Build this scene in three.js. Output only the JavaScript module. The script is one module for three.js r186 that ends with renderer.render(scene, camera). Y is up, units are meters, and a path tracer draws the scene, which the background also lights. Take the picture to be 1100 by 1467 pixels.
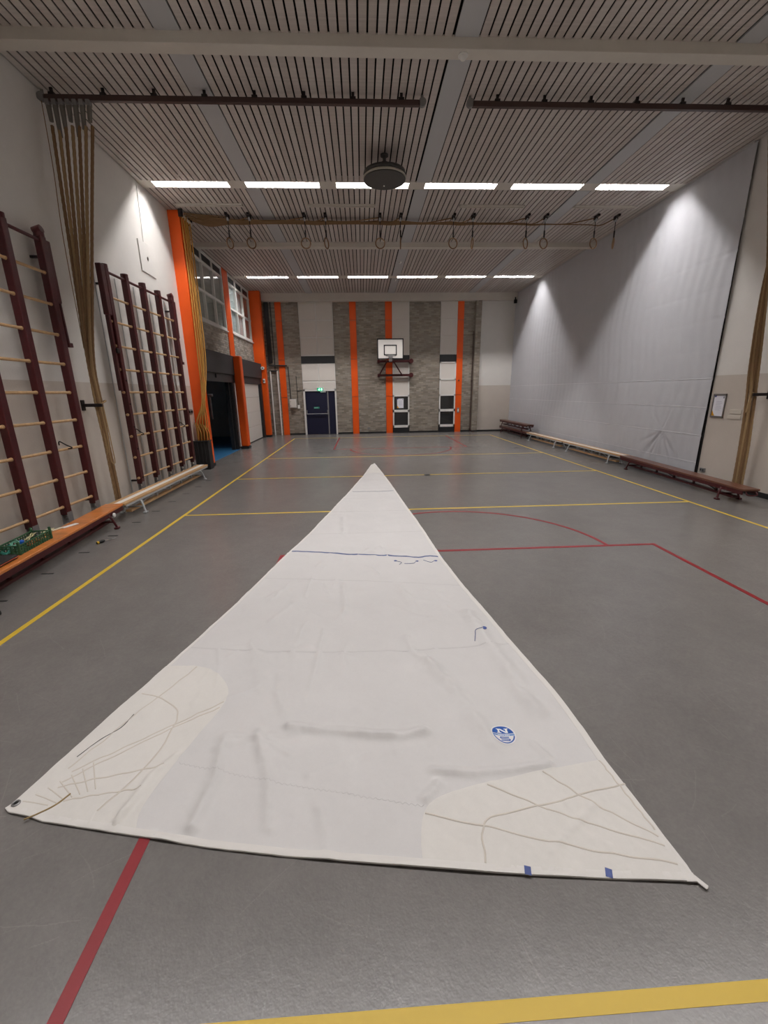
import * as THREE from 'three';
import { mergeGeometries } from 'three/addons/utils/BufferGeometryUtils.js';
import { RoundedBoxGeometry } from 'three/addons/geometries/RoundedBoxGeometry.js';
import { RectAreaLightUniformsLib } from 'three/addons/lights/RectAreaLightUniformsLib.js';

// ───────────────────────── camera, light level ─────────────────────────
const scene = new THREE.Scene();
scene.background = new THREE.Color(0x000000);
const camera = new THREE.PerspectiveCamera(100.86, 1100 / 1467, 0.05, 80);
camera.position.set(0, 1.9, 0);
camera.rotation.set(-0.277221, -0.046122, -0.014985, 'YXZ');
const renderer = new THREE.WebGLRenderer();
renderer.toneMapping = THREE.LinearToneMapping;
renderer.toneMappingExposure = 1.0;
renderer.shadowMap.enabled = true;
RectAreaLightUniformsLib.init();
const TUBE_LIGHT = 400;                    // radiance of one fluorescent tube
const TUBE_COLOR = new THREE.Color(1.0, 0.965, 0.955);

// ───────────────────────── helpers ─────────────────────────
let seed = 7;
const rnd = (a = 0, b = 1) => { seed = (seed * 1664525 + 1013904223) >>> 0; return a + (b - a) * seed / 4294967296; };
const ORD = ['first', 'second', 'third', 'fourth', 'fifth', 'sixth', 'seventh', 'eighth', 'ninth', 'tenth', 'eleventh', 'twelfth'];
const used = {};
function numbered(name) {
  if (!(name in used)) { used[name] = 0; return name; }
  used[name]++; return name + '_' + String(used[name]).padStart(3, '0');
}
function metreUV(g) {                       // box projection: uv in metres
  const p = g.attributes.position, n = g.attributes.normal, uv = new Float32Array(p.count * 2);
  for (let i = 0; i < p.count; i++) {
    const ax = Math.abs(n.getX(i)), ay = Math.abs(n.getY(i)), az = Math.abs(n.getZ(i));
    if (ay >= ax && ay >= az) { uv[2 * i] = p.getX(i); uv[2 * i + 1] = p.getZ(i); }
    else if (ax >= az) { uv[2 * i] = p.getZ(i); uv[2 * i + 1] = p.getY(i); }
    else { uv[2 * i] = p.getX(i); uv[2 * i + 1] = p.getY(i); }
  }
  g.setAttribute('uv', new THREE.BufferAttribute(uv, 2)); return g;
}
function bx(x0, x1, y0, y1, z0, z1) {       // box from extents
  const g = new THREE.BoxGeometry(Math.abs(x1 - x0), Math.abs(y1 - y0), Math.abs(z1 - z0));
  g.translate((x0 + x1) / 2, (y0 + y1) / 2, (z0 + z1) / 2); return metreUV(g);
}
function rbx(x0, x1, y0, y1, z0, z1, r = 0.01, s = 2) {
  const w = Math.abs(x1 - x0), h = Math.abs(y1 - y0), d = Math.abs(z1 - z0);
  const g = new RoundedBoxGeometry(w, h, d, s, Math.min(r, w / 2.01, h / 2.01, d / 2.01));
  g.translate((x0 + x1) / 2, (y0 + y1) / 2, (z0 + z1) / 2);
  const ng = g.index ? g.toNonIndexed() : g; return metreUV(ng);
}
const V = (x, y, z) => new THREE.Vector3(x, y, z);
function rod(a, b, r, seg = 8, r2 = r) {    // cylinder between two points
  const d = b.clone().sub(a), g = new THREE.CylinderGeometry(r2, r, d.length(), seg);
  g.applyQuaternion(new THREE.Quaternion().setFromUnitVectors(V(0, 1, 0), d.clone().normalize()));
  g.translate((a.x + b.x) / 2, (a.y + b.y) / 2, (a.z + b.z) / 2); return g;
}
function bar(a, b, w, h) {                  // square bar between two points
  const d = b.clone().sub(a), g = new THREE.BoxGeometry(w, d.length(), h);
  g.applyQuaternion(new THREE.Quaternion().setFromUnitVectors(V(0, 1, 0), d.clone().normalize()));
  g.translate((a.x + b.x) / 2, (a.y + b.y) / 2, (a.z + b.z) / 2); return metreUV(g);
}
function tube(pts, r, n = 40, rs = 8, closed = false) {
  return new THREE.TubeGeometry(new THREE.CatmullRomCurve3(pts, closed), n, r, rs, closed);
}
function twisted(pts, r, pitch = 0.09, step = 0.022, lobes = 3, rs = 12, curve = null) {   // a laid rope: lobed section turning along its length
  const c = curve || new THREE.CatmullRomCurve3(pts), L = c.getLength(), n = Math.max(8, Math.round(L / step));
  const fr = c.computeFrenetFrames(n, false), pos = [], idx = [];
  for (let i = 0; i <= n; i++) {
    const P = c.getPointAt(i / n), N = fr.normals[i], B = fr.binormals[i], tw = i / n * L / pitch * Math.PI * 2 / lobes;
    for (let j = 0; j < rs; j++) {
      const t = j / rs * Math.PI * 2, q = r * (0.86 + 0.2 * Math.abs(Math.cos((t - tw) * lobes / 2)));
      pos.push(P.x + q * (Math.cos(t) * N.x + Math.sin(t) * B.x), P.y + q * (Math.cos(t) * N.y + Math.sin(t) * B.y), P.z + q * (Math.cos(t) * N.z + Math.sin(t) * B.z));
    }
  }
  for (let i = 0; i < n; i++) for (let j = 0; j < rs; j++) {
    const a = i * rs + j, b = i * rs + (j + 1) % rs, d = a + rs, e = b + rs; idx.push(a, b, d, b, e, d);
  }
  const m = pos.length / 3;                 // close both ends
  const p0 = c.getPointAt(0), p1 = c.getPointAt(1); pos.push(p0.x, p0.y, p0.z, p1.x, p1.y, p1.z);
  for (let j = 0; j < rs; j++) { idx.push(m, (j + 1) % rs, j); idx.push(m + 1, n * rs + j, n * rs + (j + 1) % rs); }
  const g = new THREE.BufferGeometry(); g.setAttribute('position', new THREE.Float32BufferAttribute(pos, 3)); g.setIndex(idx);
  g.setAttribute('uv', new THREE.Float32BufferAttribute(new Float32Array(pos.length / 3 * 2), 2));
  g.computeVertexNormals(); return g;
}
function plain(g) {                         // alike attributes so that pieces merge
  let q = g.index ? g.toNonIndexed() : g;
  for (const k of Object.keys(q.attributes)) if (!['position', 'normal', 'uv'].includes(k)) q.deleteAttribute(k);
  if (!q.attributes.uv) q.setAttribute('uv', new THREE.Float32BufferAttribute(new Float32Array(q.attributes.position.count * 2), 2));
  return q;
}
function join(gs) { return gs.length === 1 ? gs[0] : mergeGeometries(gs.map(plain)); }
function obj(name, g, m, parent) {
  const o = new THREE.Mesh(Array.isArray(g) ? join(g) : g, m);
  o.castShadow = o.receiveShadow = true; o.name = parent ? name : numbered(name);
  (parent || scene).add(o); return o;
}
function tag(o, label, category, group, kind) {
  o.userData.label = label; if (category) o.userData.category = category;
  if (group) o.userData.group = group; if (kind) o.userData.kind = kind; return o;
}
function thing(name, label, category, group, pos = [0, 0, 0], turn = 0) {
  const o = new THREE.Group(); o.name = numbered(name); scene.add(o); o.position.set(...pos); o.rotation.y = turn;
  return tag(o, label, category, group);
}
function struct(name, label, category) { const o = new THREE.Group(); o.name = numbered(name); scene.add(o); return tag(o, label, category, null, 'structure'); }
function smesh(name, g, m, label, category) { return tag(obj(name, g, m), label, category, null, 'structure'); }

// ───────────────────────── textures ─────────────────────────
function grid(n, s) { const a = new Float32Array(n * n); let q = s; for (let i = 0; i < n * n; i++) { q = (Math.imul(q, 1664525) + 1013904223) >>> 0; a[i] = q / 4294967296; } return a; }
function tileNoise(N, freqs, amps, s = 1) { // tileable value noise, about 0..1
  const out = new Float32Array(N * N); let tot = 0;
  freqs.forEach((f, k) => {
    const [fx, fy] = Array.isArray(f) ? f : [f, f], M = Math.max(fx, fy), g = grid(M, s * 977 + k * 131 + 5); tot += amps[k];
    for (let y = 0; y < N; y++) {
      const v = y / N * fy, y0 = Math.floor(v), ty = v - y0, sy = ty * ty * (3 - 2 * ty);
      for (let x = 0; x < N; x++) {
        const u = x / N * fx, x0 = Math.floor(u), tx = u - x0, sx = tx * tx * (3 - 2 * tx);
        const A = g[(y0 % fy) * M + x0 % fx], B = g[(y0 % fy) * M + (x0 + 1) % fx], C = g[((y0 + 1) % fy) * M + x0 % fx], D = g[((y0 + 1) % fy) * M + (x0 + 1) % fx];
        out[y * N + x] += amps[k] * ((A + (B - A) * sx) * (1 - sy) + (C + (D - C) * sx) * sy);
      }
    }
  });
  for (let i = 0; i < out.length; i++) out[i] /= tot; return out;
}
function toTex(N, f, rx, ry, srgb) {        // f(i) -> [r,g,b] 0..255
  const d = new Uint8Array(N * N * 4);
  for (let i = 0; i < N * N; i++) { const c = f(i); d[4 * i] = c[0]; d[4 * i + 1] = c[1]; d[4 * i + 2] = c[2]; d[4 * i + 3] = 255; }
  const t = new THREE.DataTexture(d, N, N); t.wrapS = t.wrapT = THREE.RepeatWrapping; t.magFilter = THREE.LinearFilter; t.minFilter = THREE.LinearMipmapLinearFilter; t.generateMipmaps = true;
  if (srgb) t.colorSpace = THREE.SRGBColorSpace; t.repeat.set(rx, ry); t.needsUpdate = true; return t;
}
const cl = (v) => Math.max(0, Math.min(255, v));
function tint(N, n, base, amp, rx, ry) { return toTex(N, (i) => base.map((b) => cl(b * (1 + amp * (n[i] - 0.5) * 2))), rx, ry, true); }
const nFine = tileNoise(512, [64, 128, 256], [1, 1, 1], 3), nMix = tileNoise(512, [4, 8, 16, 64, 200], [1, 1, 0.8, 0.6, 0.8], 5), nGrain = tileNoise(512, [[4, 90], [8, 200], [3, 20]], [1, 0.8, 1], 9);
const std = (hex, rough = 0.6, o = {}) => new THREE.MeshStandardMaterial({ color: hex, roughness: rough, ...o });
const fineBump = (rep) => toTex(512, (i) => { const v = cl(nFine[i] * 255); return [v, v, v]; }, rep, rep);

const nFloorBig = tileNoise(1024, [5, 11, 23, 60, 180, 400], [0.7, 0.8, 0.8, 0.6, 0.9, 1.2], 21);
const scuff = new Float32Array(1024 * 1024);
for (let k = 0; k < 140; k++) {             // pale rubbed streaks in the floor finish
  let x = rnd(0, 1024), y = rnd(0, 1024), a = rnd(0, 6.28); const n = rnd(20, 120), w = rnd(0.04, 0.13);
  for (let i = 0; i < n; i++) { x += Math.cos(a); y += Math.sin(a); a += rnd(-0.04, 0.04); scuff[((y & 1023) << 10) + (x & 1023)] = w; }
}
const floorMap = toTex(1024, (i) => { const v = 1 + 0.2 * (nFloorBig[i] - 0.5) + scuff[i] * 0.9; return [cl(119 * v), cl(116 * v), cl(113 * v)]; }, 1 / 3.1, 1 / 3.1, true);
const M = {
  floor: new THREE.MeshStandardMaterial({ map: floorMap, roughness: 0.27, bumpMap: fineBump(1 / 0.9), bumpScale: 0.0004 }),
  yellow: std(0xdab83a, 0.45), red: std(0x8a1620, 0.45),
  blueFloor: std(0x2f6f9c, 0.5), dark: std(0x1b1b1d, 0.7), black: std(0x0c0c0d, 0.6), storage: std(0xd8d4ce, 0.85),
  white: new THREE.MeshStandardMaterial({ map: tint(512, nMix, [226, 223, 218], 0.02, 0.5, 0.5), roughness: 0.8, bumpMap: fineBump(1 / 0.6), bumpScale: 0.0015 }),
  beige: new THREE.MeshStandardMaterial({ map: tint(512, nMix, [205, 196, 186], 0.025, 0.5, 0.5), roughness: 0.55, bumpMap: fineBump(1 / 0.6), bumpScale: 0.0015 }),
  slat: new THREE.MeshStandardMaterial({ map: tint(512, nGrain, [200, 190, 184], 0.05, 0.25, 2), roughness: 0.6 }),
  slatB: new THREE.MeshStandardMaterial({ map: tint(512, nGrain, [193, 183, 176], 0.06, 0.25, 2), roughness: 0.6 }),
  slatC: new THREE.MeshStandardMaterial({ map: tint(512, nGrain, [205, 197, 191], 0.05, 0.25, 2), roughness: 0.6 }),
  greyPanel: std(0xbfbfc0, 0.6), backing: std(0x0a0909, 0.95), beam: new THREE.MeshStandardMaterial({ map: tint(512, nMix, [214, 208, 198], 0.03, 0.7, 0.7), roughness: 0.7 }),
  lampWhite: std(0xd2d2d0, 0.5), tube: new THREE.MeshStandardMaterial({ color: 0xffffff, emissive: 0xfff4ee, emissiveIntensity: 6, roughness: 0.4 }),
  orange: new THREE.MeshStandardMaterial({ map: tint(512, nMix, [234, 88, 0], 0.03, 0.5, 0.5), roughness: 0.5 }),
  mortar: std(0x968d80, 0.95), brick: new THREE.MeshStandardMaterial({ color: 0xffffff, roughness: 0.92, bumpMap: fineBump(3), bumpScale: 0.002 }),
  frameWhite: std(0xe6e4e0, 0.5), panelWhite: std(0xdcd6cf, 0.6), charcoal: std(0x1f2124, 0.5), housing: std(0x323235, 0.55), navy: std(0x0b1030, 0.5),
  maroon: new THREE.MeshStandardMaterial({ map: tint(512, nGrain, [70, 12, 17], 0.12, 1, 2), roughness: 0.42 }),
  rung: new THREE.MeshStandardMaterial({ map: tint(512, nGrain, [196, 160, 118], 0.1, 1, 3), roughness: 0.5 }),
  steel: std(0x9a9a9a, 0.35, { metalness: 0.8 }), paleMetal: std(0xb9bcbe, 0.4, { metalness: 0.3 }), galv: std(0x8f8d8c, 0.5, { metalness: 0.4 }), darkSteel: std(0x241d1d, 0.45, { metalness: 0.3 }),
  rope: std(0xa08560, 0.95), ropeDark: std(0x86694a, 0.95), ropeLit: std(0xb8863f, 0.9), sleeve: std(0x77726b, 0.9),  // hanging ring ropes: yellow lamplight put into the brown rope colour
  orangeWood: new THREE.MeshPhysicalMaterial({ map: tint(512, nGrain, [208, 126, 62], 0.18, 1.2, 0.25), roughness: 0.35, clearcoat: 0.4, clearcoatRoughness: 0.3 }),
  brownWood: new THREE.MeshPhysicalMaterial({ map: tint(512, nGrain, [98, 56, 36], 0.2, 1.2, 0.25), roughness: 0.38, clearcoat: 0.4, clearcoatRoughness: 0.3 }),
  tanWood: new THREE.MeshStandardMaterial({ map: tint(512, nGrain, [194, 154, 108], 0.12, 1.2, 0.25), roughness: 0.45 }),
  paleWood: new THREE.MeshStandardMaterial({ map: tint(512, nGrain, [238, 235, 228], 0.04, 1.2, 0.25), roughness: 0.4 }),
  rail: std(0x4a3632, 0.45), glass: new THREE.MeshPhysicalMaterial({ color: 0xffffff, roughness: 0.02, transmission: 1, thickness: 0, ior: 1.5 }),
  rubber: std(0x232022, 0.75), fan: std(0x4c4a47, 0.6), fanRim: std(0xbdb7a8, 0.5),
};

// ───────────────────────── the room ─────────────────────────
const XL = -4.37, XW = -4.6, XR = 7.0, H = 6.0, ZN = 1.3, ZF = -20.4, ROWS = [-3.0, -10.26, -17.52];
smesh('floor', bx(-4.62, 7.55, -0.2, 0, ZN + 0.2, ZF - 0.2), M.floor, 'grey sports floor with yellow and red court lines', 'floor');
// court markings: thin paint films on the floor
{
  const court = thing('court_marking', 'yellow court outline and cross lines painted on the grey floor', 'floor marking');
  const y1 = 0.0015, L = 0.026;
  const line = (n, x0, x1, z0, z1, m = M.yellow, yy = y1) => obj(n, bx(x0, x1, 0, yy, z0, z1), m, court);
  line('side_line', -2.955 - L, -2.955 + L, -0.815, -18.6); line('side_line', 5.58 - L, 5.58 + L, -0.815, -18.6);
  for (const z of [-0.84, -6.79, -9.78, -12.9, -18.62]) line('cross_line', -2.955, 5.58, z - L, z + L, M.yellow, y1 * 0.8);
  const key = thing('court_marking', 'dark red key and free-throw arc painted on the grey floor under the sail', 'floor marking');
  const far = thing('court_marking', 'dark red key and arc painted on the floor before the brick wall', 'floor marking');
  const arc = (r, z, d) => { const s = new THREE.Shape(); s.absarc(0, 0, r + 0.024, 0, Math.PI, false); s.absarc(0, 0, r - 0.024, Math.PI, 0, true); const g = new THREE.ExtrudeGeometry(s, { depth: 0.0018, bevelEnabled: false, curveSegments: 48 }); g.rotateX(d > 0 ? Math.PI / 2 : -Math.PI / 2); g.translate(1.29, d > 0 ? 0.0018 : 0, z); return g; };
  for (const [g, zb, zt, d] of [[key, -0.86, -4.85, -1], [far, -18.6, -14.75, 1]]) {
    const yy = 0.002;
    for (const x of [-1.02, 3.62]) obj('key_side', bx(x - 0.026, x + 0.026, 0, yy, zb, zt), M.red, g);
    obj('free_throw_line', bx(-1.046, 3.646, 0, yy * 1.1, zt - 0.026, zt + 0.026), M.red, g);
    obj('free_throw_arc', arc(1.74, zt, d), M.red, g);
  }
}
// left wall, right wall, end walls: upper white coat and lower cream coat
function twoTone(name, label, box) { const g = struct(name, label, 'wall'); obj('upper_coat', box(2.11, 6.3), M.white, g); obj('lower_coat', box(-0.2, 2.11), M.beige, g); return g; }
twoTone('wall_left', 'white plaster wall with cream lower half behind the climbing frames', (a, b) => bx(XL - 0.3, XL, a, b, ZN, -11.52));
twoTone('wall_right', 'white plaster wall with cream lower half beside the grey curtain', (a, b) => bx(XR, XR + 0.3, a, b, ZN, -8.45));
twoTone('wall_front', 'white plaster end wall opposite the brick wall', (a, b) => bx(-4.7, 7.3, a, b, ZN, ZN + 0.2));
smesh('wall_recess', [bx(7.5, 7.7, -0.2, 6.3, -8.1, ZF - 0.2)], M.storage, 'grey wall of the recess behind the curtain', 'wall');
const back = struct('wall_back', 'brick end wall with orange strips and white panels', 'wall');
obj('wall_core', bx(-7.8, 7.7, -0.2, 6.4, ZF, ZF - 0.25), M.mortar, back);
const bay = struct('wall_bay', 'white plaster bay with cream lower half between the brick pier and the curtain', 'wall');
obj('upper_coat', bx(5.4, 7.5, 2.11, 6.0, ZF, ZF + 0.05), M.white, bay);
obj('lower_coat', bx(5.4, 7.5, 0, 2.11, ZF, ZF + 0.05), M.beige, bay);
const BRICK = new THREE.BoxGeometry(0.205, 0.058, 0.02);
function brickField(parent, place, u0, u1, v0, v1, base) {   // running bond; place(u, v) -> matrix
  const list = [], ph = 0.0725, pw = 0.2175;
  for (let r = 0, v = v0; v < v1 - 0.02; r++, v += ph) for (let u = u0 - (r % 2 ? pw / 2 : 0); u < u1; u += pw) {
    const a = Math.max(u, u0), b = Math.min(u + 0.205, u1); if (b - a < 0.03) continue;
    list.push([(a + b) / 2, v + 0.036, (b - a) / 0.205, Math.min(1, (v1 - v) / ph)]);
  }
  const im = new THREE.InstancedMesh(BRICK, M.brick, list.length), c = new THREE.Color();
  list.forEach(([u, v, s, t], i) => { im.setMatrixAt(i, place(u, v, s, t)); const q = rnd(0.66, 1.2), w = rnd(-0.02, 0.03); c.setRGB(base[0] * q * (1 + w), base[1] * q, base[2] * q * (1 - w)); im.setColorAt(i, c); });
  im.castShadow = im.receiveShadow = true; im.name = 'brick_field'; im.userData.kind = 'stuff'; parent.add(im); return im;
}
const onBack = (z) => (u, v, s, t) => new THREE.Matrix4().compose(V(u, v, z + rnd(-0.002, 0.002)), new THREE.Quaternion(), V(s, t, 1));
const BR = [0.36, 0.32, 0.27];
for (const [a, b] of [[-4.6, -3.71], [-3.42, -2.7], [-1.18, -0.47], [-0.16, 1.11], [2.21, 3.59], [4.66, 5.16]]) brickField(back, onBack(ZF + 0.006), a, b, 0.07, 5.98, BR);
const pier = struct('wall_pier', 'narrow brick pier beside the white plaster bay', 'wall');
obj('pier_core', bx(5.15, 5.4, 0, 6.0, ZF, ZF + 0.2), M.mortar, pier);
brickField(pier, onBack(ZF + 0.206), 5.15, 5.4, 0.07, 5.98, BR);
// orange wall strips, four boards each with open joints
for (const [x0, x1, near] of [[-3.7, -3.43, 'beside the pale pipes'], [-0.46, -0.17, 'right of the blue fire door'], [1.12, 1.42, 'behind the basketball backboard'], [4.37, 4.65, 'next to the brick pier']]) {
  const g = thing('orange_wall_strip', 'tall narrow orange wall strip ' + near, 'wall panel');
  for (const [a, b] of [[0.0, 1.69], [1.705, 3.32], [3.335, 4.94], [4.955, 5.7]]) obj('board', rbx(x0, x1, a, b, ZF, ZF + 0.045, 0.004, 1), M.orange, g);
}
smesh('trim_1', bx(-4.2, XR, 5.7, 6.02, ZF, ZF + 0.28), M.beam, 'cream header beam along the top of the brick wall', 'beam');
// baseboards
{
  const b = struct('baseboard_back', 'dark skirting along the brick wall', 'skirting');
  for (const [x0, x1] of [[-3.42, -2.7], [-1.17, -0.47], [-0.16, 1.11], [2.21, 3.58], [4.66, 6.95]]) obj('skirting_board', bx(x0, x1, 0, 0.07, ZF, ZF + 0.07), M.dark, b);
  obj('skirting_board', bx(5.14, 5.41, 0, 0.07, ZF, ZF + 0.22), M.dark, b);
  smesh('baseboard_right', bx(XR - 0.02, XR, 0, 0.09, ZN, -8.42), M.dark, 'dark skirting on the white wall beside the curtain', 'skirting');
  smesh('baseboard_left', bx(XL, XL + 0.02, 0, 0.09, ZN, -11.5), M.dark, 'dark skirting behind the climbing frames', 'skirting');
}
// ceiling: painted slats with open joints, wide grey boards, dark void above
const ceil = struct('ceiling', 'cream slatted ceiling with dark joints and wide grey boards', 'ceiling');
obj('void_board', bx(-4.7, 7.7, 6.16, 6.35, ZN + 0.2, ZF - 0.2), M.backing, ceil);
{
  const pitch = 0.1146, w = 0.0915, segs = [[ZN, ROWS[0] + 0.165], [ROWS[0] - 0.165, ROWS[1] + 0.165], [ROWS[1] - 0.165, ROWS[2] + 0.165], [ROWS[2] - 0.165, ZF]];
  const xs = [];
  for (let k = 0; k < 28; k++) { xs.push(1.5425 + k * pitch); xs.push(-1.985 + k * pitch); }
  for (let k = 1; k <= 20; k++) xs.push(-2.3085 - k * pitch + 0.02);
  for (let k = 0; k < 17; k++) xs.push(5.0715 + k * pitch);
  const mats = [M.slat, M.slatB, M.slatC], hidden = [];
  segs.forEach(([z0, z1], s) => {
    const L = Math.abs(z1 - z0), G = bx(0, w, 0, 0.012, -L / 2, L / 2);
    for (const x of xs) {
      if (x > XR - 0.03 || x + w < XW) continue;
      if (s === 0) { const q = G.clone(); q.translate(x, H, (z0 + z1) / 2); hidden.push(q); continue; }
      const o = obj('slat', G, mats[Math.floor(rnd(0, 3))], ceil); o.position.set(x, H + rnd(0, 0.003), (z0 + z1) / 2);
    }
    for (const x of [-2.2935, 1.2345, 4.7625]) obj('grey_board', bx(x, x + 0.29, H - 0.004, H + 0.02, z0, z1), M.greyPanel, ceil);
  });
  obj('slat_rest', hidden, M.slat, ceil).userData.kind = 'stuff';
  for (const z of ROWS) {                   // plain boards between the lamps of a row
    const cuts = [XW]; for (let k = 0; k < 6; k++) cuts.push(-4.1 + k * 1.838, -4.1 + k * 1.838 + 1.52); cuts.push(XR);
    for (let k = 0; k < cuts.length; k += 2) obj('lamp_row_board', bx(cuts[k], cuts[k + 1], H, H + 0.02, z - 0.165, z + 0.165), M.beam, ceil);
  }
}
smesh('trim_2', rbx(-4.4, XR, 5.88, 6.02, -6.41, -6.59, 0.008), M.beam, 'cream ceiling beam in front of the climbing rope rails', 'beam');
smesh('trim_3', rbx(-4.6, XR, 5.88, 6.02, -13.72, -13.92, 0.008), M.beam, 'cream ceiling beam behind the gymnastic rings', 'beam');
// recessed lamps: twin tubes in reflector troughs with cross blades
{
  const LEN = 1.52, place = ['above the foot of the sail', 'in front of the gymnastic rings', 'before the brick wall'];
  const trough = [];
  for (const c of [-0.0625, 0.0625]) {
    const s = new THREE.Shape(); s.moveTo(c - 0.0605, 0); s.lineTo(c - 0.045, 0.04); s.lineTo(c - 0.022, 0.075); s.lineTo(c + 0.022, 0.075); s.lineTo(c + 0.045, 0.04); s.lineTo(c + 0.0605, 0);
    s.lineTo(c + 0.0625, 0); s.lineTo(c + 0.0625, 0.085); s.lineTo(c - 0.0625, 0.085); s.lineTo(c - 0.0625, 0); s.closePath();
    const g = new THREE.ExtrudeGeometry(s, { depth: LEN - 0.02, bevelEnabled: false }); g.translate(0, 0, -(LEN - 0.02) / 2); g.rotateY(Math.PI / 2); trough.push(g);
  }
  const housing = join([bx(-LEN / 2, LEN / 2, 0.085, 0.1, -0.165, 0.165), bx(-LEN / 2, LEN / 2, 0, 0.09, 0.1255, 0.165), bx(-LEN / 2, LEN / 2, 0, 0.09, -0.165, -0.1255), bx(-LEN / 2, -LEN / 2 + 0.012, 0, 0.09, -0.13, 0.13), bx(LEN / 2 - 0.012, LEN / 2, 0, 0.09, -0.13, 0.13)]);
  const reflector = join(trough), blades = [];
  for (let k = 1; k < 18; k++) blades.push(bx(-LEN / 2 + k * LEN / 18 - 0.001, -LEN / 2 + k * LEN / 18 + 0.001, 0.001, 0.024, -0.125, 0.125));
  const louvre = join(blades), tubeG = rod(V(-0.72, 0, 0), V(0.72, 0, 0), 0.007, 8);
  ROWS.forEach((z, r) => {
    for (let k = 0; k < 6; k++) {
      const t = thing('ceiling_lamp', ORD[5 - k] + ' lamp from the curtain wall in the row ' + place[r], 'ceiling lamp', 'ceiling lamps in the row ' + place[r], [-4.1 + k * 1.838 + LEN / 2, H, z]);
      obj('housing', housing, M.beam, t); obj('reflector', reflector, M.lampWhite, t); obj('louvre', louvre, M.lampWhite, t);
      for (const c of [-0.0625, 0.0625]) {
        const tb = obj('tube', tubeG, M.tube, t); tb.position.set(0, 0.069, c);
        const l = new THREE.RectAreaLight(TUBE_COLOR, TUBE_LIGHT, 1.44, 0.018); l.position.set(0, 0.06, c); l.rotation.x = -Math.PI / 2; l.name = 'tube_light'; t.add(l);
      }
    }
  });
}
// ───────────────────────── left side beyond the white wall ─────────────────────────
const wl = struct('wall_side', 'brick band over the storage doors below the high windows', 'wall');
obj('brick_band', bx(XW - 0.25, XW - 0.01, 3.0, 4.03, -11.8, ZF), M.mortar, wl);
const onSide = (u, v, s, t) => new THREE.Matrix4().compose(V(XW - 0.006 + rnd(-0.002, 0.002), v, u), new THREE.Quaternion().setFromAxisAngle(V(0, 1, 0), Math.PI / 2), V(s, t, 1));
brickField(wl, onSide, ZF, -11.85, 3.1, 4.03, [0.42, 0.38, 0.33]);
obj('wall_end', bx(XW - 0.25, XW - 0.01, -0.2, 6.3, -19.9, ZF), M.mortar, wl);
obj('wall_head', bx(XW - 0.25, XW - 0.02, 5.97, 6.4, -11.5, ZF), M.mortar, wl);
obj('wall_return', bx(-7.8, XW - 0.2, 3.0, 6.4, -11.3, -11.55), M.storage, wl);
// storage room behind the open roller door
smesh('floor_storage', [bx(-10.2, -4.36, -0.2, 0.003, -11.8, -15.5), bx(-10.2, -4.6, -0.2, 0.003, -15.5, -20.2)], M.blueFloor, 'blue floor of the unlit equipment store', 'floor');
smesh('wall_storage', [bx(-10.4, -10.2, -0.2, 3, -11.5, -20.4), bx(-10.4, -4.67, -0.2, 3, -11.5, -11.8), bx(-10.4, -4.62, -0.2, 3, -20.15, -20.35), bx(-10.4, -4.6, 2.6, 3.05, -11.5, -20.2)], M.storage, 'grey walls of the unlit equipment store', 'wall');
smesh('wall_outer', [bx(-7.9, -7.7, 3, 6.4, -11.5, -20.4)], M.storage, 'grey outer wall beyond the high windows', 'wall');
{
  const h = struct('trim_5', 'dark grey box housing of the roller doors under the brick band', 'door housing');
  for (const [z0, z1] of [[-11.86, -15.5], [-15.5, -19.75]]) { obj('cover', rbx(-4.75, -4.33, 2.52, 3.13, z0 - 0.01, z1 + 0.01, 0.01), M.housing, h); obj('lower_lip', rbx(-4.7, -4.4, 2.27, 2.52, z0 - 0.01, z1 + 0.01, 0.01), M.housing, h); }
  obj('bolt', rbx(-4.41, -4.37, 2.38, 2.5, -13.63, -13.67, 0.004), M.black, h);
  const d = struct('door_2', 'closed white roller door between the orange columns', 'roller door');
  for (let k = 0; k < 4; k++) obj('door_section', rbx(-4.55, -4.47, 0.03 + k * 0.575, 0.6 + k * 0.575, -15.8, -19.32, 0.006, 1), M.panelWhite, d);
  obj('bottom_seal', bx(-4.55, -4.46, 0, 0.035, -15.8, -19.32), M.black, d);
  obj('guide_rail', rbx(-4.6, -4.36, 0, 2.3, -19.32, -19.56, 0.006), M.charcoal, d);
  const g = thing('door_guide', 'dark steel guide rails inside the open storage door', 'door frame');
  obj('rail', rbx(-4.62, -4.5, 0, 2.3, -15.18, -15.26, 0.004), M.charcoal, g); obj('rail', rbx(-4.6, -4.42, 0, 2.3, -15.3, -15.45, 0.004), M.dark, g);
  obj('rail', rbx(-4.62, -4.45, 0, 2.3, -11.86, -11.98, 0.004), M.dark, g);
}
function column(name, label, g, base) { const t = thing(name, label, 'column'); obj('shaft', g, M.orange, t); if (base) obj('foot', base, M.dark, t); return t; }
column('orange_column', 'tall orange column behind the hanging ring ropes', rbx(-4.62, -4.1, 0.08, 6.0, -11.5, -11.85, 0.012, 2), bx(-4.6, -4.09, 0, 0.08, -11.49, -11.86));
column('orange_column', 'low orange column between the open and the closed storage door', rbx(-4.36, -4.1, 0.08, 3.14, -15.45, -15.75, 0.05, 4), bx(-4.37, -4.09, 0, 0.08, -15.44, -15.76));
column('orange_column', 'tall orange column beside the closed white roller door', rbx(-4.6, -4.15, 0.08, 6.0, -19.6, -19.88, 0.012, 2), bx(-4.6, -4.14, 0, 0.08, -19.59, -19.89));
smesh('trim_6', rbx(-4.66, -4.57, 3.13, 5.98, -16.08, -16.66, 0.01, 2), M.orange, 'orange strip between the two high windows', 'trim');
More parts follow.
